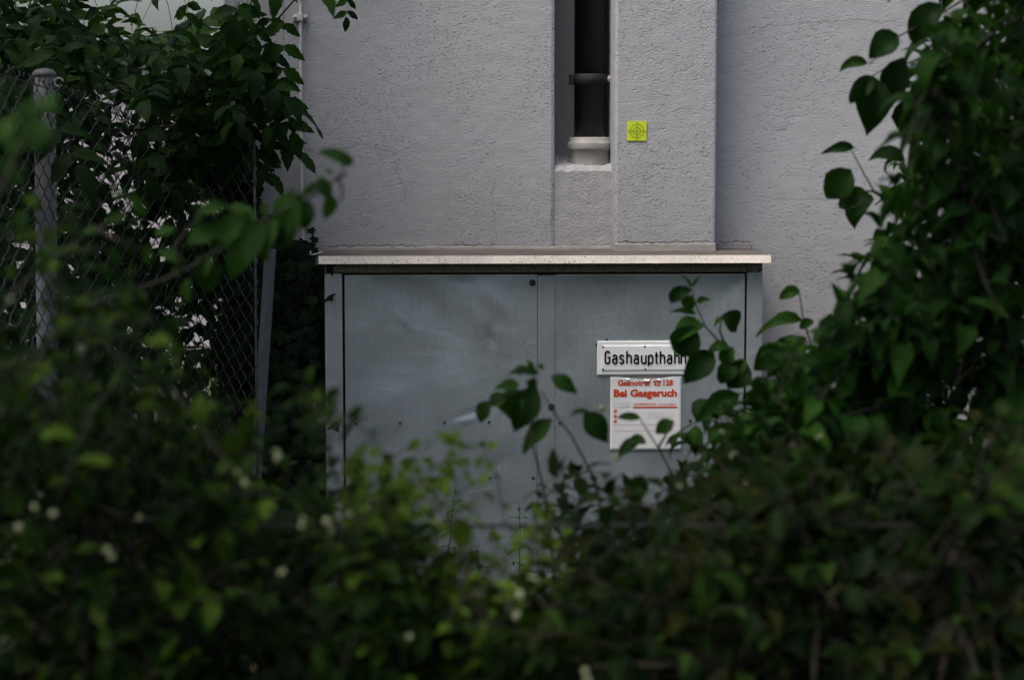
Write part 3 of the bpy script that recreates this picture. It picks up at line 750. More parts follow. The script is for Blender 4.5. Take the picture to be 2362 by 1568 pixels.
def orient(p, d, up, s, roll=0):
    d = Vector(d).normalized(); x = d.cross(Vector(up))
    x = x.normalized() if x.length > 1e-4 else d.orthogonal().normalized()
    if roll: x = Matrix.Rotation(roll, 3, d) @ x
    z = x.cross(d)
    m3 = Matrix((x, d, z)).transposed().to_4x4()
    sc = Matrix.Diagonal((s[0], s[1], s[2], 1)) if isinstance(s, tuple) else Matrix.Diagonal((s, s, s, 1))
    return Matrix.Translation(p) @ m3 @ sc
def bulk(name, meshes, mats, parent):
    """many leaves joined into one mesh"""
    V = []; Fs = []; off = 0
    groups = {}
    for i, m_ in mats: groups.setdefault(i, []).append(m_)
    mat = meshes[0].materials[0]
    for i, L in groups.items():
        me = meshes[i]; a = np.empty(len(me.vertices) * 3); me.vertices.foreach_get('co', a); a = np.c_[a.reshape(-1, 3), np.ones(len(me.vertices))]
        fl = np.array([p.vertices[:] for p in me.polygons])
        T = np.array([np.array(x) for x in L]); P = np.einsum('nij,kj->nki', T, a)[:, :, :3]
        V.append(P.reshape(-1, 3)); Fs.append((fl[None] + (np.arange(len(L)) * len(a))[:, None, None] + off).reshape(-1, fl.shape[1])); off += len(L) * len(a)
    V = np.concatenate(V); Fs = np.concatenate(Fs)
    me = bpy.data.meshes.new(name); me.vertices.add(len(V)); me.vertices.foreach_set('co', V.ravel().astype('f'))
    me.loops.add(Fs.size); me.loops.foreach_set('vertex_index', Fs.ravel().astype('i')); me.polygons.add(len(Fs))
    me.polygons.foreach_set('loop_start', np.arange(0, Fs.size, Fs.shape[1]).astype('i')); me.polygons.foreach_set('use_smooth', [True] * len(Fs))
    me.update(); me.validate()
    o = link_mesh(name, me, mat, parent); o['kind'] = 'stuff'; return o
def place_leaves(parent, meshes, mats, lim=290, bulk_meshes=None, name='leaf'):
    """the leaves that show largest become parts, the rest one joined part"""
    sc_ = []
    for k, (i, m_, hero) in enumerate(mats):
        p = m_.translation; x, y, d = px_of(p); s_ = m_.to_scale().y / d
        vis = -40 < x < 2402 and -40 < y < 1610 and d > .3
        sc_.append((0 if hero else 1 if vis else 2, d if vis else 9 - s_, k))
    sc_.sort(); keep = set(k for _, _, k in sc_[:lim]); rest = []
    for k, (i, m_, hero) in enumerate(mats):
        if k in keep: link_mesh(name, meshes[i], None, parent, matrix=m_)
        else: rest.append((i, m_))
    if rest: bulk(name + '_mass', bulk_meshes or meshes, rest, parent)
def curve(P0, P1, sagv, n_=6, rr=None, jit=0.0):
    out = []
    for i in range(n_ + 1):
        t = i / n_; p = P0.lerp(P1, t) + Vector(sagv) * (4 * t * (1 - t))
        if rr and 0 < i < n_: p = p + Vector((rr.uniform(-jit, jit), rr.uniform(-jit, jit), rr.uniform(-jit, jit)))
        out.append(p)
    return out
def interp(env, x):
    for (x0, y0), (x1, y1) in zip(env, env[1:]):
        if x0 <= x <= x1: return y0 + (y1 - y0) * (x - x0) / (x1 - x0)
    return None
def twig_leaves(rr, P, size, count, nm, out, droop=.35, spread=1.0, hero=False):
    """opposite leaf pairs along the twig P"""
    m_ = len(P) - 1
    for j in range(count):
        t = .12 + .88 * (j + rr.random() * .5) / count; q = min(m_ - 1, int(t * m_)); base = P[q].lerp(P[q+1], t * m_ - q)
        d = (P[q+1] - P[q]).normalized(); side = d.cross(Vector((0, 0, 1)))
        side = side.normalized() if side.length > .05 else Vector((1, 0, 0))
        side = Matrix.Rotation(rr.uniform(-.7, .7) + (math.pi / 2 if j % 2 else 0), 3, d) @ side
        for s_ in (-1, 1):
            if rr.random() < .12: continue
            dd = d * rr.uniform(.2, .8) + side * s_ * spread + Vector((rr.uniform(-.25, .25), rr.uniform(-.25, .25), -droop + rr.uniform(-.3, .25)))
            k = size * rr.uniform(.6, 1.15) * (1 - .35 * t * (t > .8))
            up = Vector((rr.uniform(-.45, .45), rr.uniform(-.6, .3), 1))
            out.append((rr.randrange(nm), orient(base + dd.normalized() * .006, dd, up, (k * rr.uniform(.8, 1.15), k, k)), hero))
    # end leaves
    d = (P[-1] - P[-2]).normalized()
    for s_ in (-.4, .4):
        dd = d + Vector((s_, rr.uniform(-.3, .3), rr.uniform(-.2, .2))); k = size * rr.uniform(.45, .75)
        out.append((rr.randrange(nm), orient(P[-1], dd, (0, 0, 1), k), hero))

def shrub(name, label, base, env, Drange, n_twigs, size, mat, seed, leaf_kw, group=None, per=4, bottom=1660, heroes=None, twmat='green_twig', lim=290, ybias=1.0, stems=7, xr=None, tw=(.16, .32), berries=(), hang=.35, over=(), sprays=(), lighter=False):
    rr = random.Random(seed); T = empty(name, base, label, 'shrub', group)
    ms = [leaf_mesh('leaf', M[mat], seed=seed * 10 + k, **{**leaf_kw, 'wd': leaf_kw['wd'] * (.82, 1.0, 1.18, .92)[k], 'droop': leaf_kw.get('droop', .9) * (0.5 + .35 * k)}) for k in range(4)]
    ms += [leaf_mesh('leaf', M['leaf_lit'], seed=seed * 10 + k, **{**leaf_kw, 'droop': leaf_kw.get('droop', .9) * (0.5 + .35 * k)}) for k in range(4)] if lighter else []  # copies in the lit leaf colour for the hand-placed leaves
    tb = MB(); leaves = []; x0, x1 = xr or (env[0][0], env[-1][0]); hubs = []
    bv = Vector(base)
    for k in range(stems):
        D = rr.uniform(*Drange); x = x0 + (x1 - x0) * (k + .5) / stems; y = interp(env, x); y = y + 130 + rr.uniform(0, 200)
        tip = at(x, y, CAM.y + D); foot = bv + Vector(((tip.x - bv.x) * .45 + rr.uniform(-.05, .05), (tip.y - bv.y) * .3, 0))
        C_ = curve(foot, tip, (rr.uniform(-.05, .05), rr.uniform(-.05, .05), .05), 8, rr, .012)
        tb.tube(C_, .009, 6, .003); hubs += C_[3:]
    k = 0; tries = 0
    while k < n_twigs and tries < n_twigs * 20:
        tries += 1; x = rr.uniform(x0, x1); e_ = interp(env, x)
        if e_ is None: continue
        y = e_ + (bottom - e_) * rr.random() ** ybias; D = rr.uniform(*Drange); tip = at(x, y, CAM.y + D)
        if tip.z < .12: continue
        hub = min(hubs, key=lambda h: (h - tip).length + (0.3 if h.z > tip.z else 0))
        L = rr.uniform(*tw); d = (tip - hub); d = d.normalized() if d.length > .01 else Vector((0, 0, 1))
        d = (d + Vector((rr.uniform(-.4, .4), rr.uniform(-.5, .3), rr.uniform(.1, .7)))).normalized()
        st_ = tip - d * L
        P = curve(st_, tip, (0, 0, .02), 4, rr, .004); tb.tube(P, .0018, 4, .0008)
        if (hub - st_).length > .03: tb.tube(curve(hub, st_, (0, 0, -.02), 3, rr, .01), .0024, 4, .0018)
        twig_leaves(rr, P, size, per, 4, leaves, hang); k += 1
    for (rg, dr_, n_, sz, ln_) in sprays:     # loose blurred sprays in front of the mass
        for q in range(n_):
            tip = at(rr.uniform(rg[0], rg[2]), rr.uniform(rg[1], rg[3]), CAM.y + rr.uniform(*dr_)); d = Vector((rr.uniform(-.4, .9), rr.uniform(-.3, .3), rr.uniform(.2, 1))).normalized()
            P = curve(tip - d * ln_, tip, (0, 0, .02), 5, rr, .004); tb.tube(P, .0016, 4, .0008); twig_leaves(rr, P, sz, 4, 4, leaves, hang)
    for (D, stemlist, leaflist) in (heroes or []):
        Y = CAM.y + D
        for st_ in stemlist:
            P = [at(x, y, Y + rr.uniform(-.01, .01)) for x, y in st_]; tb.tube(P, .0032, 5, .0014)
        for lf in leaflist:
            bx_, by_, tx_, ty_ = lf[:4]; wfac = lf[4] if len(lf) > 4 else 1.0
            A = at(bx_, by_, Y); B = at(tx_, ty_, Y + rr.uniform(-.02, .03)); d = B - A; L = d.length
            up = Vector((rr.uniform(-.3, .3), -rr.choice((.5, 1.2, 1.7)), .7)); i = rr.choice((1, 2, 2, 3)) if len(lf) < 6 else lf[5]
            # start upward so the droop of the mesh brings the tip to B
            leaves.append((i + (4 if lighter else 0), orient(A, d + Vector((0, 0, L * .12)), up, (L * wfac, L * 1.04, L)), True))
    for (c_, rad, n_, sz) in over:            # unseen crown added overhead to shade the shrubs
        hs = []
        for q in range(5):
            e_ = Vector(c_) + Vector((rr.uniform(-.6, .6) * rad[0], rr.uniform(-.6, .6) * rad[1], rr.uniform(-.4, .3) * rad[2]))
            tb.tube(curve(bv + Vector((rr.uniform(-.1, .1), rr.uniform(-.1, .1), .0)), e_, (0, 0, .15), 8, rr, .02), .022, 7, .006)
        for q in range(n_):
            while True:
                u = Vector((rr.uniform(-1, 1), rr.uniform(-1, 1), rr.uniform(-1, 1)))
                if u.length < 1 and noise.noise(Vector((u.x * 3, u.y * 3, u.z * 2 + seed))) > -.28: break
            p_ = Vector((c_[0] + u.x * rad[0], c_[1] + u.y * rad[1], c_[2] + u.z * rad[2])); k_ = sz * rr.uniform(.7, 1.2)
            leaves.append((rr.randrange(4), orient(p_, (rr.uniform(-1, 1), rr.uniform(-1, 1), -.6), (rr.uniform(-.5, .5), rr.uniform(-.5, .5), 1), k_), False))
    tb.build('branches', M[twmat], T, True)
    lo_ = [leaf_mesh('leaf', me_.materials[0], seed=seed * 10 + k, **{**leaf_kw, 'st': 5, 'across': 2, 'droop': leaf_kw.get('droop', .9) * (0.5 + .35 * (k % 4))}) for k, me_ in enumerate(ms[:4])]
    place_leaves(T, ms, leaves, lim, lo_ + (ms[4:] if lighter else []))
    for (px, py, D, r_) in berries:
        c_ = at(px, py, CAM.y + D)
        for q in range(rr.choice((1, 2, 3))):
            o_ = c_ + Vector((rr.uniform(-1, 1), rr.uniform(-1, 1), rr.uniform(-1, 1))) * r_ * 1.3; r_ = r_ * rr.uniform(.7, .95)
            b1 = MB().lathe([(.1 * r_, -r_), (.62 * r_, -.78 * r_), (.98 * r_, -.1 * r_), (.72 * r_, .68 * r_), (.2 * r_, r_)], o_, 8).build('berry', M['berry'], T, True)
    return T

# crop transforms used for leaves read off the photograph
def tr(lst, ox, oy, k): return [tuple([ox + l[0]*k, oy + l[1]*k, ox + l[2]*k, oy + l[3]*k] + list(l[4:])) for l in lst]
def trp(lst, ox, oy, k): return [[(ox + x*k, oy + y*k) for x, y in s_] for s_ in lst]

# --- tall shrub at the right
c7 = (1771.6, 0, .3766); cR = (1434.1, 590.5, .269)
h_top = tr([(610,390,410,440,.75),(800,220,605,380,1.2),(1060,30,835,330,1.1),(640,470,480,680,1.0),(640,470,625,850,1.25),(830,350,740,690,1.1),(960,560,905,950,1.5),(530,905,320,955,.7),
    (510,1040,345,1260,1.25),(620,1185,395,1300,1.0),(640,1200,470,1420,1.5),(860,1180,690,1310,1.2),(840,990,580,965,.8),(770,985,700,1090,1.2),(1060,920,870,1130,1.3),(1020,640,1000,900,1.3),(1340,150,1150,200,1.0),(1180,170,980,330,1.3),(1100,100,1080,140,1.2),(1230,0,1210,120,1.3),(760,-30,730,18,1.0),(860,-30,810,22,1.0),(1420,560,1250,860,1.5),(1300,330,1080,520,1.3),(1150,420,960,620,1.3),(1330,760,1090,830,1.0)], *c7)
s_top = trp([[(1300,-60),(1100,60),(800,225),(620,395)], [(1300,420),(1050,300),(880,380),(720,420),(640,465)], [(1200,1300),(900,1190),(660,1190),(580,1050),(510,920)], [(1100,1150),(880,1180),(830,980)], [(1300,100),(1350,160),(1420,560)], [(1500,700),(1330,760),(1050,920)]], *c7)
h_mid = tr([(600,285,345,440,1.0),(600,330,545,490,1.2),(640,405,785,368,.9),(590,270,510,160,.5,1),(600,270,680,168,.5,1),(640,500,410,485,.6,1),(710,600,385,810,1.25),(620,600,475,930,1.35),(850,510,1045,660,1.3),(880,530,785,610,1.1),
    (790,830,520,1140,1.0),(930,790,700,850,1.0),(960,780,830,980,1.3),(1010,1180,635,1460,.95),(1060,880,960,1060,1.2),(950,900,830,1150,1.4),(1080,920,900,1180,1.4)], *cR)
s_mid = trp([[(1500,1500),(1150,1160),(900,800),(720,610),(640,430),(600,280)], [(900,800),(840,640),(860,510)], [(1150,1160),(1010,1180)]], *cR)
h_r2 = tr([(1560,560,1140,680,.7),(1390,780,1120,1020,1.25),(1570,690,1250,1090,1.2),(1520,290,1320,395,1.1),(1650,560,1500,640,1.0),(1600,900,1300,1180,1.3),(1500,1100,1180,1300,1.0),(1700,880,1560,1200,1.4),(1250,1150,1100,1330,1.3)], *cR)
s_r2 = trp([[(2000,1600),(1700,1000),(1560,560),(1520,290)], [(1700,1000),(1390,780)], [(1700,1000),(1570,690)]], *cR)
env_tall = [(1700,1010),(1745,880),(1790,790),(1850,800),(1900,790),(1960,640),(2010,560),(2040,470),(2080,380),(2110,160),(2150,60),(2200,-60),(2460,-260)]
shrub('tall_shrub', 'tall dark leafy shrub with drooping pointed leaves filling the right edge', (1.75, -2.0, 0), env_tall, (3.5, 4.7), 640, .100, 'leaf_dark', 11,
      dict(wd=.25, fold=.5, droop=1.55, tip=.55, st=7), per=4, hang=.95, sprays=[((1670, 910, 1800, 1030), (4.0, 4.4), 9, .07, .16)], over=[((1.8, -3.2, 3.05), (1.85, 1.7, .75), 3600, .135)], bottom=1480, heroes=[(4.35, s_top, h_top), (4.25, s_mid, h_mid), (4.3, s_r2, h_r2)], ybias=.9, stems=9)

# --- low shrub in the middle and bottom right
c5 = (1181, 523, .3443); c4 = (674.9, 523, .2905)
h_c = tr([(1960,1165,1715,1175,.9),(1900,1150,1870,1060,1.0),(1990,1140,1940,1080,1.0),(2050,1180,2260,1345,1.0),(1800,1250,1610,1300,1.0),(1800,1290,1690,1570,1.5),(1560,1380,1480,1570,1.3),(1850,1230,1960,1330,1.2),(1700,1330,1540,1440,1.2)], *c4) + \
      tr([(160,1060,20,1400,1.1),(270,1285,75,1530,.9),(480,1235,635,1460,1.2),(520,1240,375,1275,.8),(130,960,-10,990,.9)], *c5)
s_c = trp([[(2150,3400),(2060,2600),(2000,2100),(1900,1700),(1850,1300),(1930,1160)], [(1850,1300),(1560,1380)]], *c4) + trp([[(640,2900),(640,2200),(560,1700),(400,1400),(300,1270),(200,1100)]], *c5)
h_p = tr([(865,1280,690,1290,.7),(1085,1300,955,1400,1.3),(1180,1390,1010,1480,.7),(860,1440,690,1570,1.3),(900,1450,760,1420,1.0)], *c5)
s_p = trp([[(1150,2800),(1160,2100),(1100,1700),(980,1480),(860,1290)], [(980,1480),(1085,1300)]], *c5)
env_c = [(1000,1450),(1120,1410),(1220,1360),(1290,1190),(1400,1120),(1500,1110),(1600,1080),(1700,1030),(1850,980),(2460,940)]
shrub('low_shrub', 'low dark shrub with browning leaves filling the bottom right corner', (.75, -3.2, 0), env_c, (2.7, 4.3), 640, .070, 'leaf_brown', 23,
      dict(wd=.26, fold=.3, droop=.9, tip=.4, st=6), lighter=True, sprays=[((1290, 1060, 1400, 1110), (3.4, 3.9), 6, .05, .14), ((1590, 1040, 1660, 1100), (3.4, 3.9), 5, .05, .14)], per=5, bottom=1700, heroes=[(3.75, s_c, h_c), (3.95, s_p, h_p)], stems=9,
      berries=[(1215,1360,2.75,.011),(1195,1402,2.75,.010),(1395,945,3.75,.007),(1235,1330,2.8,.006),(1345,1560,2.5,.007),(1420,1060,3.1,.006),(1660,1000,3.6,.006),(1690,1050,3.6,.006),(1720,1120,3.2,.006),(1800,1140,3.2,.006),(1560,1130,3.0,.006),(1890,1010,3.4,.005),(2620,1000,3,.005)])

# --- yellow-green bush in front of the cabinet
env_y = [(800,1060),(870,1045),(930,1040),(1010,1085),(1080,1150),(1140,1280),(1200,1430)]
shrub('yellow_shrub', 'bright yellow green bush in front of the left cabinet door', (-.03, -3.0, 0), env_y, (2.8, 3.4), 130, .046, 'leaf_yellow', 31,
      dict(wd=.27, fold=.25, droop=.8, tip=.3, st=5), per=3, bottom=1500, sprays=[((930, 1020, 1130, 1130), (2.9, 3.3), 9, .04, .13), ((1130, 1130, 1270, 1330), (2.8, 3.3), 9, .04, .14)], stems=5, ybias=.8, tw=(.1, .2),
      heroes=[(3.1, [[(780,1400),(800,1180),(815,1080)], [(880,1200),(900,1060),(960,1020)]], [(818,1120,822,1040,1.6,0),(812,1090,850,1015,.6,1),(800,1180,812,1110,1.4,0),(905,1060,880,1100,1.3),(940,1040,975,1010,.9),(1030,1010,1040,1030,.9),(1060,1030,1000,1000,.7)])])

# --- left shrub with white berries and the long arching branch
c6 = (0, 421.8, .3228); c1 = (0, 0, .3228); c2 = (590.5, 0, .2905)
h_a = tr([(1900,255,1640,710,1.05),(1980,240,1870,580,1.25),(2080,195,1990,510,.8),(2200,120,2170,345,1.5),(2330,60,2350,290,1.4),(1900,245,1880,130,1.2),(1330,440,1630,330,1.1),(1520,520,1400,700,1.5),(1320,560,1110,500,1.0),(1320,690,1345,870,1.0),
    (1590,150,1690,240,1.0),(1490,150,1400,310,1.3),(1260,330,1090,380,1.0),(1060,430,1050,600,1.1),(2130,170,2180,60,1.1),(1230,660,1320,600,1.0),(1650,420,1500,360,1.2),(1800,320,1750,250,1.2),(1000,760,1040,870,1.2)], *c6) + \
      tr([(640,1415,690,1610,1.3),(690,1335,775,1245,1.0),(615,1390,540,1345,1.0),(470,1480,370,1560,1.3),(560,1440,490,1560,1.2)], *c2)
_r = random.Random(4)
h_a += [(x0 + _r.uniform(-45, 45), y0 + _r.uniform(-30, 12), x1 + _r.uniform(-70, 70), y1 + _r.uniform(-60, 45), wf) for (x0, y0, x1, y1, wf) in [l[:5] for l in h_a] if _r.random() < .45]
h_a = [l[:4] + (l[4] * .74,) for l in h_a]
s_a = [[(60,990),(110,800)] + trp([[(600,880),(900,790),(1300,640),(1600,450),(1900,250),(2300,60)]], *c6)[0] + trp([[(640,1415),(690,1335)]], *c2)[0], trp([[(1300,640),(1250,450),(1490,150),(1590,140)]], *c6)[0], [(800,400),(760,425)]]
h_b = tr([(920,70,790,120,.8),(930,80,1040,270,.9),(920,230,740,310,1.0),(700,340,560,400,1.2),(560,770,310,720,1.3),(620,780,700,840,.8),(500,430,560,560,1.3),(780,460,850,600,1.2),(880,400,960,490,1.1),(640,450,590,600,1.3),(720,560,780,690,1.1),(370,520,330,640,1.3),(440,470,250,560,1.0),(160,190,130,370,1.1),(60,590,90,690,1.3),(820,690,880,810,1.1)], *c6)
s_b = trp([[(-60,1000),(180,700),(350,530),(700,330),(900,200),(910,80)], [(700,330),(860,420),(980,480)], [(350,530),(560,480),(780,470)]], *c6)
h_b = [l[:4] + (l[4] * .8,) for l in h_b]
h_f = tr([(310,690,400,800,1.6),(250,700,190,880,1.3),(150,800,90,900,1.4),(260,840,250,1080,1.5),(60,840,20,1020,1.4),(160,960,60,1130,1.2),(110,1120,60,1350,1.2),(200,1180,130,1330,1.2)], *c1)
s_f = trp([[(-200,1700),(60,1250),(180,930),(300,690)]], *c1)
env_l = [(-120,700),(60,800),(200,890),(330,940),(450,985),(560,985),(640,1050),(760,1100),(880,1130),(980,1280),(1040,1420)]
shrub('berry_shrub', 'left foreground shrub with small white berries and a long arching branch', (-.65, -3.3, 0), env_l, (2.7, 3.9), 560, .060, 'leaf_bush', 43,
      dict(wd=.29, fold=.25, droop=.9, tip=.2, st=6, peak=.46), per=5, bottom=1700, stems=9, lighter=True, sprays=[((-40, 470, 330, 700), (2.6, 3.0), 9, .05, .16), ((-40, 680, 420, 900), (2.6, 3.1), 22, .05, .18), ((380, 880, 780, 1000), (2.8, 3.2), 14, .045, .14), ((60, 820, 520, 960), (2.7, 3.1), 12, .05, .16)], heroes=[(3.25, s_a, h_a), (2.95, s_b, h_b), (2.5, s_f, h_f)],
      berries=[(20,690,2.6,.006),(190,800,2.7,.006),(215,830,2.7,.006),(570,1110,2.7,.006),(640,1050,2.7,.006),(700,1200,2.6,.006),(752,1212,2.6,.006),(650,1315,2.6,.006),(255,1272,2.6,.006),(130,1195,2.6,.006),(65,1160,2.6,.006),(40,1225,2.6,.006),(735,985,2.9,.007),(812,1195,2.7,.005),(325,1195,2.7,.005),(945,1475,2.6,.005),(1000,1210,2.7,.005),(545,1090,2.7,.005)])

# ------------------------------------------------------------------ pinnate-leaved tree at upper left
def pinnate(name, mat, seed, npair=3, L=.24):
    rr = random.Random(seed); lm = leaf_mesh('tmp', mat, wd=.23, fold=.22, droop=.7, tip=.35, st=9, across=2, serr=.09, seed=seed, peak=.40)
    a = [v.co.copy() for v in lm.vertices]; fl = [tuple(p.vertices) for p in lm.polygons]; mb = MB()
    sagz = lambda y: -.5 * (y / L) ** 2 * L * .45
    R_ = [(0, y, sagz(y)) for y in [L * i / 8 for i in range(9)]]
    mb.tube(R_, .0014, 4, .0007)
    for j in range(npair):
        y = L * (.32 + .62 * j / max(1, npair - 1) * .9)
        for s_ in (-1, 1):
            k = L * .40 * rr.uniform(.85, 1.1) * (0.85 + .2 * (j > 0))
            m_ = orient(Vector((0, y, sagz(y))), (s_ * 1.0, .55 + rr.uniform(-.2, .2), -.25 + rr.uniform(-.25, .15)), (rr.uniform(-.2, .2), 0, 1), k)
            mb.add([m_ @ v for v in a], fl)
    m_ = orient(Vector((0, L, sagz(L))), (rr.uniform(-.1, .1), 1, -.7), (0, 0, 1), L * .44); mb.add([m_ @ v for v in a], fl)
    bpy.data.meshes.remove(lm)
    me = mb.mesh(name, True); me.materials.append(mat); return me
pm = [pinnate('leaf', M['leaf_ash'], 100 + k, (2, 3, 3, 2, 3)[k], (.20, .24, .27, .22, .25)[k]) for k in range(5)]
rr = random.Random(77)
tree = empty('ash_tree', (-1.9, .9, 0), 'tree with dark pinnate leaves hanging over fence and building corner', 'tree')
tb = MB()
tr0 = Vector((-1.9, .9, 0)); tr1 = Vector((-1.75, .8, 3.0))
tb.tube(curve(tr0, tr1, (.05, 0, 0), 8, rr, .01), .075, 12, .045)
limbs = []
for (px, py, Y, z0) in ((660, -110, -.35, 2.2), (520, 200, -.3, 1.5), (350, -140, -.2, 2.2), (600, 300, -.25, 1.3), (250, 330, .1, 1.2), (60, -130, -.3, 2.2), (430, 430, .25, .9), (300, 620, .3, .7), (500, -300, -.2, 2.6), (200, -300, -.4, 2.6), (800, -420, -.5, 2.7), (60, 500, .2, .9), (470, 800, .35, .5), (700, -150, -.35, 2.3)):
    t_ = at(px, py, Y); s0 = tr0.lerp(tr1, min(1, z0 / 3)); P = curve(s0, t_, (rr.uniform(-.1, .1), 0, .14), 8, rr, .02); tb.tube(P, .014, 6, .003); limbs.append(P)
tb.tube([at(600, 80, -.28), at(640, 45, -.30), at(690, -12, -.33)], .003, 5)
hub = [p for P in limbs for p in P[2:]]
leaves = []
bnd = [(-400,760),(-200,760),(-60,680),(0,610),(40,640),(90,600),(130,625),(180,655),(240,650),(280,640),(330,640),(345,560),(400,525),(600,540),(1000,520)]
def leafspot(px, py, Y, drop=.5, hero=False):
    p = at(px, py, Y); h_ = sorted(hub, key=lambda q: (q - p).length)[rr.randrange(4)]
    d = (p - h_); d = d.normalized() if d.length > .02 else Vector((1, 0, 0))
    d = d + Vector((rr.uniform(-.7, .9), rr.uniform(-.8, .3), rr.uniform(-.9, .25)))
    d.normalize(); k = rr.uniform(.7, 1.1)
    if .05 < (h_ - p).length < .28: tb.tube(curve(h_, p, (0, 0, -.02), 3, rr, .006), .002, 4, .0012)
    leaves.append((rr.randrange(5), orient(p, d, Vector((rr.uniform(-.5, .5), rr.uniform(-.9, .1), 1)), k), hero))
n1 = 0
while n1 < 290:                               # crown in view
    py = rr.uniform(-60, 330); px = rr.uniform(-150, 700)
    if px > interp(bnd, py) - 160: continue
    if abs(px - 360) < 150 and py < 80 and rr.random() < .93: continue
    fy = -.92 + (px - 113) / 317 * .9
    below = py > 194 + (px - 113) * .357 - 50
    lo = min(.4, fy + .14) if px < 440 and below else (-.5 if px < 470 else -.4)
    leafspot(px, py, rr.uniform(lo, max(lo + .5, .6)) if px < 470 else rr.uniform(-.4, -.15)); n1 += 1
n1 = 0
while n1 < 560:                               # foliage behind the fence
    py = rr.uniform(330, 1000); px = rr.uniform(-100, 560)
    if 300 < px < 480 and 360 < py < 460 and rr.random() < .5: continue
    if 270 < px < 460 and 820 < py < 900 and rr.random() < .6: continue
    lo = min(.15, max(-.6, -.92 + (px - 113) / 317 * .9 + .15)); leafspot(px, py, rr.uniform(lo, 1.6)); n1 += 1
n1 = 0
while n1 < 200:                               # crown above the frame
    px, py = rr.uniform(-500, 760), rr.uniform(-750, -60)
    if abs(px - 360) < 190 and py > -260: continue
    leafspot(px, py, rr.uniform(-1.1, .7)); n1 += 1
for (px, py, dx, dz, k) in ((630,130,.25,-.9,.8),(655,0,.0,-1,.8),(500,270,1,-.25,.9),(520,262,1,-.35,.9),(500,290,.9,-.6,.8),(640,150,.3,-1,.75),(620,0,.1,-1,.8),(600,30,-.1,-1,.9),(490,150,.9,-.3,.9),(500,90,.8,-.5,.9),(500,220,.8,-.35,.9),(800,-55,.05,-1,.45)):
    leaves.append((rr.randrange(5), orient(at(px, py, rr.uniform(-.4, -.2)), (dx, -.25, dz), (rr.uniform(-.3, .3), -.7, .8), k), True))
for q in range(75):
    py = rr.uniform(-30, 290); px = rr.uniform(400 if py > 60 else 520, interp(bnd, py) - 40); p = at(px, py, rr.uniform(-.38, -.08))
    leaves.append((rr.randrange(5), orient(p, (rr.uniform(-.6, .45), rr.uniform(-.5, .1), -1), (rr.uniform(-.6, .6), -.8, .8), rr.uniform(.5, .8)), rr.random() < .6))
oc = Vector((-1.6, -2.9, 3.15)); orad = (1.75, 1.9, .65); over = []  # unseen crown added over the shrubs to darken them
for q in range(7):
    e_ = oc + Vector((rr.uniform(-.6, .7) * orad[0], rr.uniform(-.7, .7) * orad[1], rr.uniform(-.3, .3)))
    tb.tube(curve(tr1, e_, (0, 0, .2), 8, rr, .02), .022, 7, .006)
om = leaf_mesh('leaf', M['leaf_ash'], wd=.25, fold=.2, droop=.8, tip=.35, st=5, across=2, seed=901)
for q in range(3400):
    while True:
        u = Vector((rr.uniform(-1, 1), rr.uniform(-1, 1), rr.uniform(-1, 1)))
        if u.length < 1 and noise.noise(Vector((u.x * 3, u.y * 3, u.z * 2 + 5))) > -.28: break
    over.append((0, orient(oc + Vector((u.x * orad[0], u.y * orad[1], u.z * orad[2])), (rr.uniform(-1, 1), rr.uniform(-1, 1), -.5), (rr.uniform(-.5, .5), rr.uniform(-.5, .5), 1), rr.uniform(.10, .17))))
bulk('shade_crown', [om], over, tree)
tb.build('branches', M['bark'], tree, True)
place_leaves(tree, pm, leaves, 292)

# ------------------------------------------------------------------ ivy on the wall
def ivy_mesh(name, seed):
    rr_ = random.Random(seed); pts = []
    lob = [(0, .0), (28, .42), (52, .62), (70, .42), (90, .50), (112, .45), (180, 1.0)]
    full = [(-a_, r_) for a_, r_ in lob[1:-1]][::-1]
    out = []
    for a_, r_ in [(-150, .45), (-118, .62), (-95, .44), (-62, .72), (-38, .50), (0, 1.0), (38, .50), (62, .72), (95, .44), (118, .62), (150, .45)]:
        out.append((r_ * math.sin(R(a_)) * rr_.uniform(.92, 1.08), .3 + r_ * math.cos(R(a_)) * .75, -.12 * r_ * r_))
    v = [(0, .3, .05)] + out + [(0, .12, 0)]
    f = [(0, i + 1, i) for i in range(1, len(out))] + [(0, len(v) - 1, len(out)), (0, 1, len(v) - 1)]
    me = bpy.data.meshes.new(name); me.from_pydata(v, [], f); me.update(); me.materials.append(M['leaf_ivy'])
    me.polygons.foreach_set('use_smooth', [True] * len(me.polygons)); return me
im = [ivy_mesh('leaf', 200 + k) for k in range(3)]
iv = empty('ivy', (at(690, 800, -.05).x, -.05, 0), 'dark ivy covering the wall between leaning post and cabinet', 'ivy')
rr = random.Random(55); leaves = []; tb = MB()
for k in range(9):
    x = at(600 + k * 17, 900, -.02).x; P = [Vector((x + .03 * noise.noise(Vector((z * 3, k, 0))), -.012 - .01 * rr.random(), z)) for z in [i * 1.30 / 14 for i in range(15)]]
    tb.tube(P, .004, 5, .0015)
def ivy_leaf(px, py, Y, s_, hero=False):
    p = at(px, py, Y); leaves.append((rr.randrange(3), orient(p, (rr.uniform(-.8, .8), rr.uniform(-.5, -.1), -1), (rr.uniform(-.4, .4), -1, rr.uniform(.1, .7)), s_), hero))
for k in range(1500):
    py = rr.uniform(600, 1750); px = rr.uniform(590, 765)
    ivy_leaf(px, py, rr.uniform(-.30, -.015) if rr.random() < .75 else -.02, rr.uniform(.03, .055))
for k in range(700):
    py = rr.uniform(330, 1500); ivy_leaf(rr.uniform(512, 592) - (20 if py < 420 else 0), py, rr.uniform(-.09, -.015), rr.uniform(.03, .055))
for k in range(60):
    ivy_leaf(rr.uniform(600, 720), rr.uniform(545, 620), rr.uniform(-.10, -.02), rr.uniform(.028, .05), True)
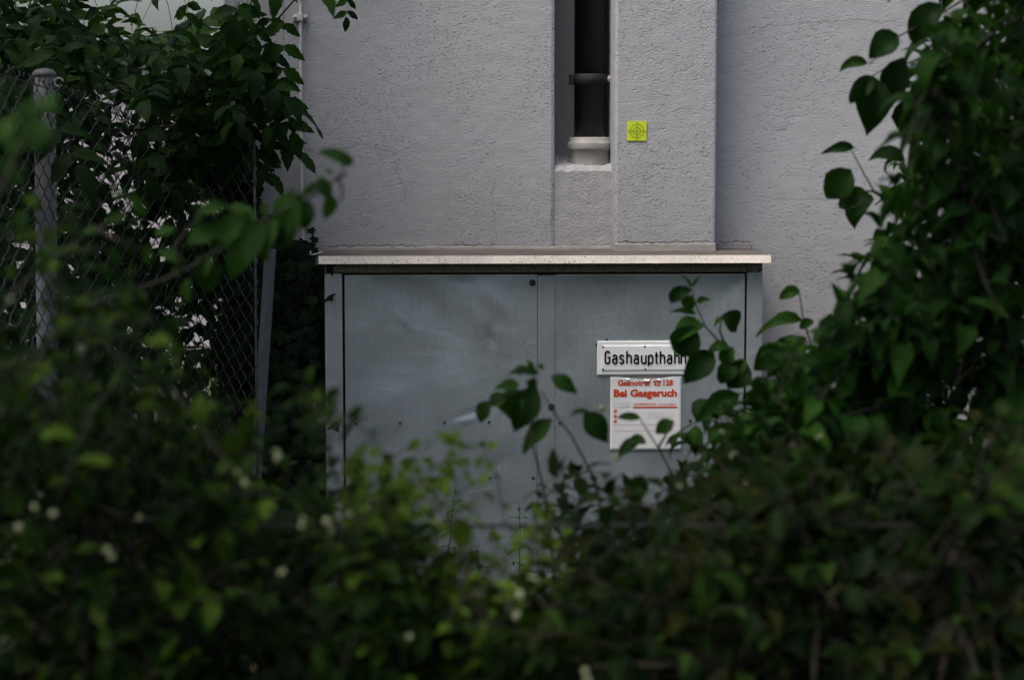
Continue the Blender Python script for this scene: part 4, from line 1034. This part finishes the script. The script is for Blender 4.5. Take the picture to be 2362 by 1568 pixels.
for (px, py, s_) in ((622,378,.02),(612,385,.018),(605,398,.02),(628,388,.018),(718,572,.035),(702,552,.03),(640,480,.025),(625,492,.03),(715,525,.026),(728,545,.028),(600,385,.02)):
    ivy_leaf(px, py, -.03, s_, True)
tb.tube([at(590, 405, -.01), at(608, 392, -.02), at(625, 376, -.03)], .0015, 4)
tb.build('stems', M['bark'], iv, True)
place_leaves(iv, im, leaves, 295)

# ------------------------------------------------------------------ nettles and grass at the foot of the cabinet
nm = [leaf_mesh('leaf', M['leaf_nettle'], wd=.24, fold=.2, droop=1.2, tip=.4, st=8, across=2, serr=.12, seed=300 + k, peak=.3) for k in range(2)]
def nettle(px, py, Y, lab, bend=0.0, seed=0, k=1.0):
    rr = random.Random(seed); tip = at(px, py, Y)
    T = empty('nettle', (tip.x - bend, Y, 0), lab, 'nettle', 'nettles growing in front of the cabinet'); tb = MB()
    P = curve(Vector((tip.x - bend, Y, 0)), tip, (-bend * .2, 0, .02), 8, rr, .004); tb.tube(P, .0028, 5, .0012); tb.build('stem', M['green_twig'], T, True)
    z = tip.z; j = 0
    while z > .25 and j < 22:
        t = z / tip.z; q = min(7, int(t * 8)); b_ = P[q].lerp(P[q+1], t * 8 - q)
        s_ = min(.052, .016 + .010 * j) * k; ang = j * 1.4 + rr.uniform(-.2, .2)
        for w_ in (0, math.pi):
            d = Vector((math.cos(ang + w_), math.sin(ang + w_), .25 - .06 * j)); link_mesh('leaf', rr.choice(nm), None, T, matrix=orient(b_, d, (0, 0, 1), s_ * rr.uniform(.85, 1.1)))
        z -= .022 + .004 * j; j += 1
nettle(1197, 1160, -.52, 'slim nettle standing upright against the cabinet middle strip', 0, 1)
nettle(1052, 1120, -.55, 'taller nettle with bowed tip in front of left cabinet door', .05, 2, .9)
nettle(1100, 1260, -.5, 'short nettle between the upright nettle and the bowed nettle', -.02, 3)
nettle(905, 1330, -.5, 'small nettle near the left corner post of the cabinet', .01, 4, .8)
nettle(850, 1345, -.45, 'smallest nettle beside the left corner post foot', -.01, 5, .7)
nettle(1480, 1410, -.5, 'nettle low down in front of the right cabinet door', .02, 6, .9)

rr = random.Random(9); gv = MB()
def blades(n_, x0, x1, y0, y1, h0, h1, mb, lean_=.5, w0=.0022):
    for k in range(n_):
        x, y, h_ = rr.uniform(x0, x1), rr.uniform(y0, y1), rr.uniform(h0, h1); a_ = rr.uniform(0, 6.28); l_ = rr.uniform(.1, lean_) * h_
        w_ = w0 * rr.uniform(.6, 1.3); ca, sa = math.cos(a_), math.sin(a_); b = len(mb.v); vx, vy = -sa * w_, ca * w_
        for t in (0, .35, .7, 1.0):
            o_ = l_ * t * t; ww = (1 - t) if t < 1 else .05
            mb.v += [(x + ca*o_ - vx*ww, y + sa*o_ - vy*ww, h_*t*(1-.25*t*l_/h_)), (x + ca*o_ + vx*ww, y + sa*o_ + vy*ww, h_*t*(1-.25*t*l_/h_))]
        for i in range(3): mb.f.append((b+2*i, b+2*i+1, b+2*i+3, b+2*i+2))
blades(260, -.6, 1.3, -1.2, -.35, .25, .55, gv, .8)
tag(gv.build('dry_grass', M['straw'], smooth=True), 'dry straw coloured grass stalks at the foot of the cabinet', 'grass', kind='stuff')
gv = MB(); blades(5000, -2.4, 2.6, -4.6, -.32, .08, .30, gv, .9, .003)
M['grass'] = plain('grass', (0.035, 0.06, 0.015), 0.6, var=.4, vscale=8)
tag(gv.build('green_grass', M['grass'], smooth=True), 'green grass and weeds growing on the soil under the shrubs', 'grass', kind='stuff')

# ------------------------------------------------------------------ blurred wire fence in front
FD = CAM.y + 3.05
w0 = at(-200, 1212, FD); w1 = at(2560, 1212, FD)
ffn = empty('wire_fence', (0, FD, 0), 'blurred low wire mesh fence with thin top rail in front of the shrubs', 'fence')
MB().tube([w0, w1], .0032, 8).build('top_rail', M['front_wire'], ffn, True)
ms = [wire_mesh('wire', w0.z - .01, .15, .12, .0017, math.pi * q, 5, .003, 6) for q in (0, 1)]
k = int((w1.x - w0.x) / .075)
for i in range(k + 1): link_mesh('wire', ms[i % 2], M['front_wire'], ffn, matrix=Matrix.Translation((w0.x + i * .075, FD, w0.z - .004)))
for x in (w0.x, w1.x): MB().tube([(x, FD + .02, -.1), (x, FD + .02, w0.z + .03)], .02, 12).build('post', M['post'], ffn, True)
